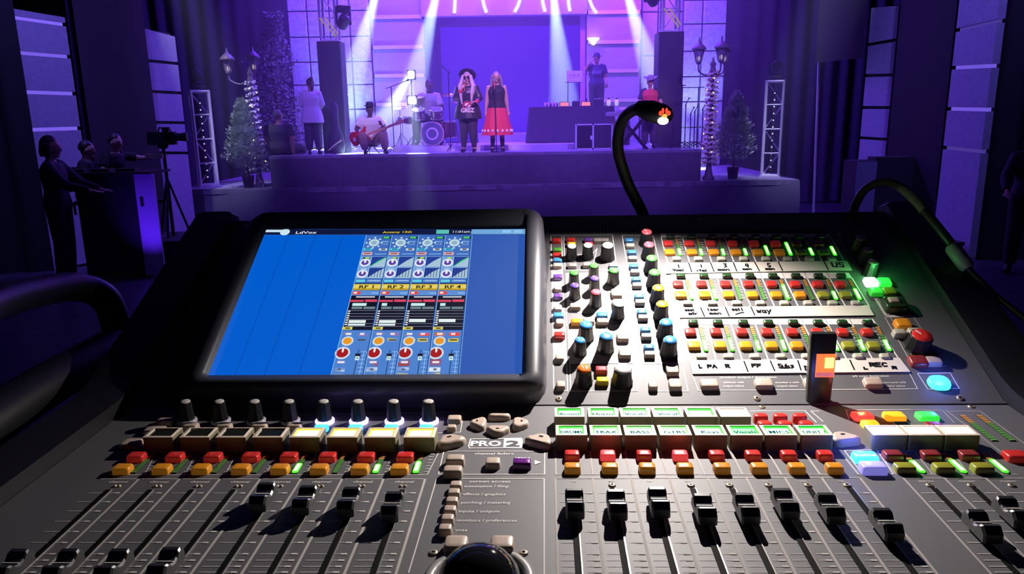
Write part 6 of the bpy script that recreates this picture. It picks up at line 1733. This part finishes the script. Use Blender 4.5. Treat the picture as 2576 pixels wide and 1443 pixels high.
# ---- label tapes with handwriting
def tape(label, corners, strokes, dividers):
    P = PU; q = [P.at(x, y) for x, y in corners]; c = Vector((sum(a for a, b in q) / 4, sum(b for a, b in q) / 4))
    M0 = P.M(c.x, c.y, .0006)
    mb = MB(); vs = [(a - c.x, b - c.y, 0) for a, b in q] + [(a - c.x, b - c.y, .0007) for a, b in q]
    mb.add(vs, [(3, 2, 1, 0), (4, 5, 6, 7), (0, 1, 5, 4), (1, 2, 6, 5), (2, 3, 7, 6), (3, 0, 4, 7)])
    o = build(mb, 'tape_strip', mat('white_tape', (.66, .6, .53), .6, bump=.1, bscale=600), None, M0)
    tag(o, label, 'tape')
    mb = MB()
    def stroke(pts, w=.0015):
        for (x0, y0), (x1, y1) in zip(pts[:-1], pts[1:]):
            a = Vector(P.at(x0, y0)) - c; b = Vector(P.at(x1, y1)) - c; d = (b - a)
            if d.length < 1e-6: continue
            d.normalize(); n = Vector((-d.y, d.x)) * w / 2; a -= d * w * .3; b += d * w * .3
            mb.quad([(*(a - n), .0009), (*(b - n), .0009), (*(b + n), .0009), (*(a + n), .0009)])
    for s in strokes: stroke(s)
    for a, b in dividers: stroke([a, b], .0012)
    build(mb, 'handwriting', mat('marker_ink', (.01, .01, .012), .95, spec=0), o)['kind'] = 'stuff'
    return o
def wr(s, x, y, w, h, sl=.3):
    """simple stroke letters; returns strokes in pixels with (x, y) the top-left of the word"""
    G = {'1': [[(.5, 0), (.5, 1)]], '2': [[(0, .2), (.5, 0), (1, .2), (0, 1), (1, 1)]], '3': [[(0, 0), (1, 0), (.4, .45), (1, .7), (0, 1)]], '4': [[(.2, 0), (0, .6), (1, .5)], [(.8, 0), (.7, 1)]],
         '5': [[(1, 0), (.2, 0), (.1, .5), (.9, .6), (.7, 1), (0, .95)]], 'L': [[(0, 0), (0, 1), (1, .9)]], 'R': [[(0, 1), (0, 0), (.9, .1), (.8, .5), (0, .5), (1, 1)]], 'P': [[(0, 1), (.1, 0), (1, .1), (.8, .5), (0, .5)]],
         'A': [[(0, 1), (.5, 0), (1, 1)], [(.2, .6), (.8, .6)]], 'F': [[(1, 0), (0, .05), (0, 1)], [(0, .5), (.8, .45)]], 'S': [[(1, .1), (.2, 0), (.1, .4), (.9, .6), (.8, 1), (0, .9)]], 'u': [[(0, .3), (.1, 1), (.8, 1), (.9, .3)]],
         'b': [[(0, 0), (0, 1), (.8, .9), (.7, .5), (0, .5)]], 's': [[(.9, .3), (.2, .35), (.8, .7), (.1, 1)]], 'U': [[(0, 0), (.05, .9), (.8, 1), (1, 0)]], 'D': [[(0, 0), (0, 1), (.9, .8), (.8, .2), (0, 0)]],
         'E': [[(1, 0), (0, 0), (0, 1), (1, 1)], [(0, .5), (.8, .5)]], 'C': [[(1, .1), (.3, 0), (0, .6), (.4, 1), (1, .9)]], 'w': [[(0, .3), (.2, 1), (.5, .5), (.7, 1), (1, .3)]], 'a': [[(.8, .4), (.2, .4), (.1, .9), (.7, 1), (.8, .4), (1, 1)]],
         'y': [[(0, .3), (.4, .8)], [(1, .2), (.2, 1.3)]], 'm': [[(0, 1), (0, .4), (.4, .4), (.5, 1), (.6, .4), (1, .5), (1, 1)]], 'o': [[(.5, .3), (0, .6), (.4, 1), (1, .7), (.5, .3)]], 'n': [[(0, 1), (.1, .4), (.8, .4), (1, 1)]],
         'i': [[(.5, .4), (.5, 1)]], 't': [[(.5, 0), (.5, 1)], [(.1, .35), (.9, .35)]], 'r': [[(0, .4), (.1, 1)], [(.1, .6), (.8, .4)]], 'c': [[(.9, .4), (.1, .5), (.2, 1), (.9, .9)]], 'l': [[(.3, 0), (.4, 1)]], 'O': [[(.5, 0), (0, .5), (.5, 1), (1, .5), (.5, 0)]],
         'V': [[(0, 0), (.5, 1), (1, 0)]], 'x': [[(0, .3), (1, 1)], [(1, .3), (0, 1)]], 'e': [[(0, .7), (.9, .6), (.5, .3), (0, .7), (.4, 1), (1, .9)]], 'd': [[(1, 0), (1, 1), (.1, .9), (.2, .5), (1, .5)]]}
    out = []
    for k, ch in enumerate(s):
        for st in G.get(ch, []):
            out.append([(x + k * w * 1.25 + a * w + (b * h * sl), y + b * h) for a, b in st])
    return out
tape('white tape label strip under the top row of output keys', [(1673, 664), (2130, 658), (2143, 681), (1676, 690)][::-1],
     wr('1', 1703, 668, 5, 8) + wr('1', 1760, 668, 5, 7) + wr('3', 1819, 666, 7, 9) + wr('4', 1874, 666, 7, 9) + wr('5', 1929, 665, 7, 9) + wr('US', 2091, 663, 13, 11) +
     wr('Vcal', 1692, 679, 6, 5) + wr('ital', 1750, 680, 6, 5) + wr('mon', 1805, 678, 8, 5) + wr('mon', 1868, 677, 6, 4) + wr('mon', 1925, 676, 6, 5),
     [((1732, 664), (1740, 687)), ((1787, 663), (1796, 686)), ((1844, 662), (1853, 685)), ((1898, 662), (1910, 684)), ((1957, 661), (1968, 683)), ((2072, 660), (2083, 681))])
tape('white tape label strip under the middle row of output keys', [(1706, 775), (2184, 770), (2198, 795), (1711, 801)][::-1],
     wr('oool', 1722, 779, 5, 6) + wr('mtr', 1732, 788, 6, 6) + wr('loor', 1778, 778, 6, 6) + wr('mon', 1784, 788, 8, 5) + wr('ooll', 1840, 777, 6, 7) + [[(1850, 793), (1860, 790), (1870, 788)]] + wr('way', 1902, 779, 10, 10),
     [((1762, 776), (1772, 799)), ((1824, 775), (1834, 798)), ((1888, 774), (1898, 795))])
tape('white tape label strip under the bottom row of output keys', [(1733, 908), (2262, 902), (2289, 937), (1742, 942)][::-1],
     wr('L', 1757, 919, 6, 9) + wr('PA', 1778, 920, 10, 8) + wr('R', 1824, 919, 9, 8) + wr('FF', 1890, 918, 10, 8) + wr('Subs', 1956, 918, 8, 10) + wr('DUBS', 2023, 923, 8, 11) + wr('REC', 2186, 915, 12, 9) + wr('L', 2172, 926, 8, 5) + wr('R', 2243, 924, 10, 6),
     [((1871, 911), (1881, 937)), ((1937, 910), (1948, 935)), ((2006, 909), (2014, 933)), ((2137, 908), (2148, 932))])
# ---- upright black memory stick with glowing window
u, v = PU.at(2098, 1052, 0)
Mst = Matrix.Translation(PL.W(u, .004, .0)) 
t = thing('memory_stick', 'upright black memory stick with a glowing orange window', 'memory stick', PL.W(PL.at(2098, 1060)[0], .003, 0), math.atan2(XAX.y, XAX.x))
hs = .060
build(MB().keycap([(0, .0095, .004, .002), (hs - .003, .0105, .004, .002), (hs, .0098, .0035, .002)]), 'body', mat('stick_plastic', (.015, .015, .017), .25), t)
build(MB().box((.0022, -.0043, hs * .56), (.0150, .001, .0195)), 'window', mat('window_orange_lit', (.9, .3, .1), .3, emit=(1, .16, .03), es=1.2), t)
build(MB().box((.0050, -.0050, hs * .60), (.0070, .0006, .0085)), 'glow_lamp', mat('window_core_lit', (1, .8, .2), .3, emit=(1, .62, .12), es=3.0), t)
build(MB().box((.0022, -.0049, hs * .56 - .0075), (.0140, .0005, .0035)), 'window_foot', mat('window_foot_lit', (.7, .3, .35), .3, emit=(.5, .12, .16), es=.8), t)

# ---- gooseneck lamps
def catmull(pts, n=8):
    P = [Vector(p) for p in pts]; P = [P[0] * 2 - P[1]] + P + [P[-1] * 2 - P[-2]]; out = []
    for i in range(1, len(P) - 2):
        for k in range(n):
            t = k / n; a, b, c, d = P[i - 1:i + 3]
            out.append(.5 * ((2 * b) + (c - a) * t + (2 * a - 5 * b + 4 * c - d) * t * t + (3 * b - 3 * c + d - a) * t ** 3))
    out.append(P[-2]); return out
bd = 0.862
base = PU.W(PU.at(1632, 548)[0], vT, 0) + Vector((0, .018, -.01))
pts = [base] + [depth_pt(x, y, d) for x, y, d in ((1614, 530, .862), (1580, 462, .85), (1556, 385, .825), (1556, 335, .80), (1568, 300, .775), (1588, 280, .75), (1612, 272, .725))]
t = thing('gooseneck_lamp', 'black gooseneck console lamp arching over the panel, its tip lit white', 'lamp', base)
OB = Matrix.Translation(-base)
cp = catmull(pts, 8)
build(MB().tube(cp, [0.0066] * 10 + [.0066 - .0008 * min(1, i / 30) for i in range(len(cp) - 10)], 14, OB), 'neck', mat('neck_rubber', (.012, .012, .014), .5), t)
ha, hb = depth_pt(1606, 271, .727), depth_pt(1678, 291, .705)
hd = (hb - ha).normalized()
build(MB().tube([ha, ha + hd * .008, ha + hd * .016, hb - hd * .006, hb, hb + hd * .0035], [.0072, .009, .0105, .0098, .0082, .005], 18, OB), 'lamp_head', mat('head_black', (.012, .012, .015), .35), t)
ld = depth_pt(1668, 304, .700)
build(MB().sphere(ld - base, (.0052, .0052, .0035), 14, 8), 'lit_bulb', mat('bulb_lit', (1, .95, .85), .3, emit=(1, .9, .72), es=9), t)
em = MB()
ce = depth_pt(1672, 290, .692) - base
for k, a in enumerate((-1.1, -.4, .4, 1.1)):
    d = Vector((math.sin(a), 0, math.cos(a))); em.sphere(ce + d * .0045, (.0013, .0006, .0028) if abs(a) < .6 else (.0016, .0006, .0022), 8, 6)
em.sphere(ce - Vector((0, 0, .0005)), (.0026, .0007, .0018), 10, 6, mi=1)
build(em, 'glowing_vent', [mat('vent_red_lit', (.9, .1, .05), .3, emit=(1, .07, .03), es=1.3), mat('vent_orange_lit', (1, .5, .1), .3, emit=(1, .3, .04), es=1.8)], t)
# the lamp's light
sp = spot('lamp_light', ld + Vector((0, -.002, -.006)), PL.W(*PL.at(1620, 1085)), 14, (1, .91, .85), 152, 1.0, .003)

b2 = PU.W(PU.at(2150, 560)[0], vT - .012, 0)
pts = [b2] + [depth_pt(x, y, d) for x, y, d in ((2144, 560, .84), (2152, 515, .82), (2178, 475, .80), (2220, 457, .78), (2258, 466, .765), (2300, 500, .75), (2350, 560, .735), (2392, 612, .725))]
t = thing('gooseneck_lamp', 'unlit thin gooseneck lamp bent over the console right end', 'lamp', b2)
OB2 = Matrix.Translation(-b2)
cp = catmull(pts, 8)
build(MB().tube(cp, [.0095 if i < 12 else .0046 for i in range(len(cp))], 12, OB2), 'neck', mat('neck_sleeve', (.02, .022, .018), .4), t)
i0 = int(len(cp) * .66)
build(MB().tube(cp[i0:i0 + 11], .0052, 12, OB2), 'sleeve', mat('neck_clear_sleeve', (.12, .13, .1), .25), t)
a, b = depth_pt(2392, 618, .724), depth_pt(2436, 676, .71)
build(MB().tube([a, a + (b - a) * .1, b - (b - a) * .1, b], [.0055, .0072, .0072, .005], 14, OB2), 'lamp_head', mat('head_grey', (.3, .28, .26), .4), t)
build(MB().tube([b, b + (b - a) * .05, depth_pt(2500, 740, .69), depth_pt(2590, 810, .66), depth_pt(2690, 900, .64)], [.004, .003, .003, .003, .003], 8, OB2), 'cable', M_CHEEK, t)

# ---- black bent tube rail at the left
rb = [(-0.50, .80, 0), (0, 0, 0)]
def dp(x, y, d): return depth_pt(x, y, d)
pts = [dp(-160, 850, .52), dp(-40, 775, .60), dp(90, 735, .68), dp(190, 722, .74), dp(258, 745, .77), dp(288, 800, .78), dp(296, 880, .78), dp(290, 985, .77), dp(285, 1120, .77)]
base = Vector((pts[-1].x, pts[-1].y, floor_z(pts[-1].y)))
t = thing('tube_rail', 'thick black bent tube rail rising at the console left end', 'rail', base)
OB3 = Matrix.Translation(-base)
pts.append(base + Vector((0, 0, .01)))
build(MB().tube(catmull(pts, 8), .0145, 14, OB3), 'upper_tube', M_CHEEK, t)
p2 = [dp(-200, 1180, .52), dp(0, 1045, .60), dp(140, 955, .67), dp(290, 870, .765)]
build(MB().tube(catmull(p2, 6), .02, 12, OB3), 'lower_tube', M_CHEEK, t)
build(MB().tube(catmull([dp(-150, 1300, .50), dp(60, 1165, .60), dp(180, 1090, .66), dp(288, 1030, .765)], 6), .012, 12, OB3), 'lower_tube', M_CHEEK, t)

# ------------------------------------------------------------------ groups of repeats
GR = {'stage_drape': 'drapes hanging round the stage and house', 'house_wall_panel': 'tall panels along the house walls', 'truss_tower': 'silver truss pieces on the stage',
      'moving_head_light': 'moving head stage lights', 'covered_column': 'dark covered columns on the deck', 'stone_tile_wall': 'tiled set walls', 'set_panel': 'railed set panels',
      'person': 'people on and around the stage', 'mic_stand': 'microphone stands on the deck', 'microphone': 'hand microphones of the singers', 'rack_tom': 'rack toms of the drum kit', 'cymbal': 'cymbals of the drum kit',
      'display_unit': 'orange-lit displays on the gear table', 'sound_unit': 'black gear units on the gear table', 'drinking_glass': 'cups on the gear table', 'table_lantern': 'lanterns on the gear table',
      'lamp_post': 'street lamp posts at the stage corners', 'garland': 'garlands round the lamp posts', 'potted_fir_tree': 'potted fir trees at the stage corners', 'chair': 'crew chairs at the left desk',
      'tape_strip': 'white label tapes on the upper panel', 'gooseneck_lamp': 'gooseneck lamps of the console', 'stool': 'low stools'}
for o in list(C.objects):
    if o.parent is None and 'label' in o.keys():
        k = o.name.split('.')[0]
        if k in GR and 'group' not in o.keys(): o['group'] = GR[k]
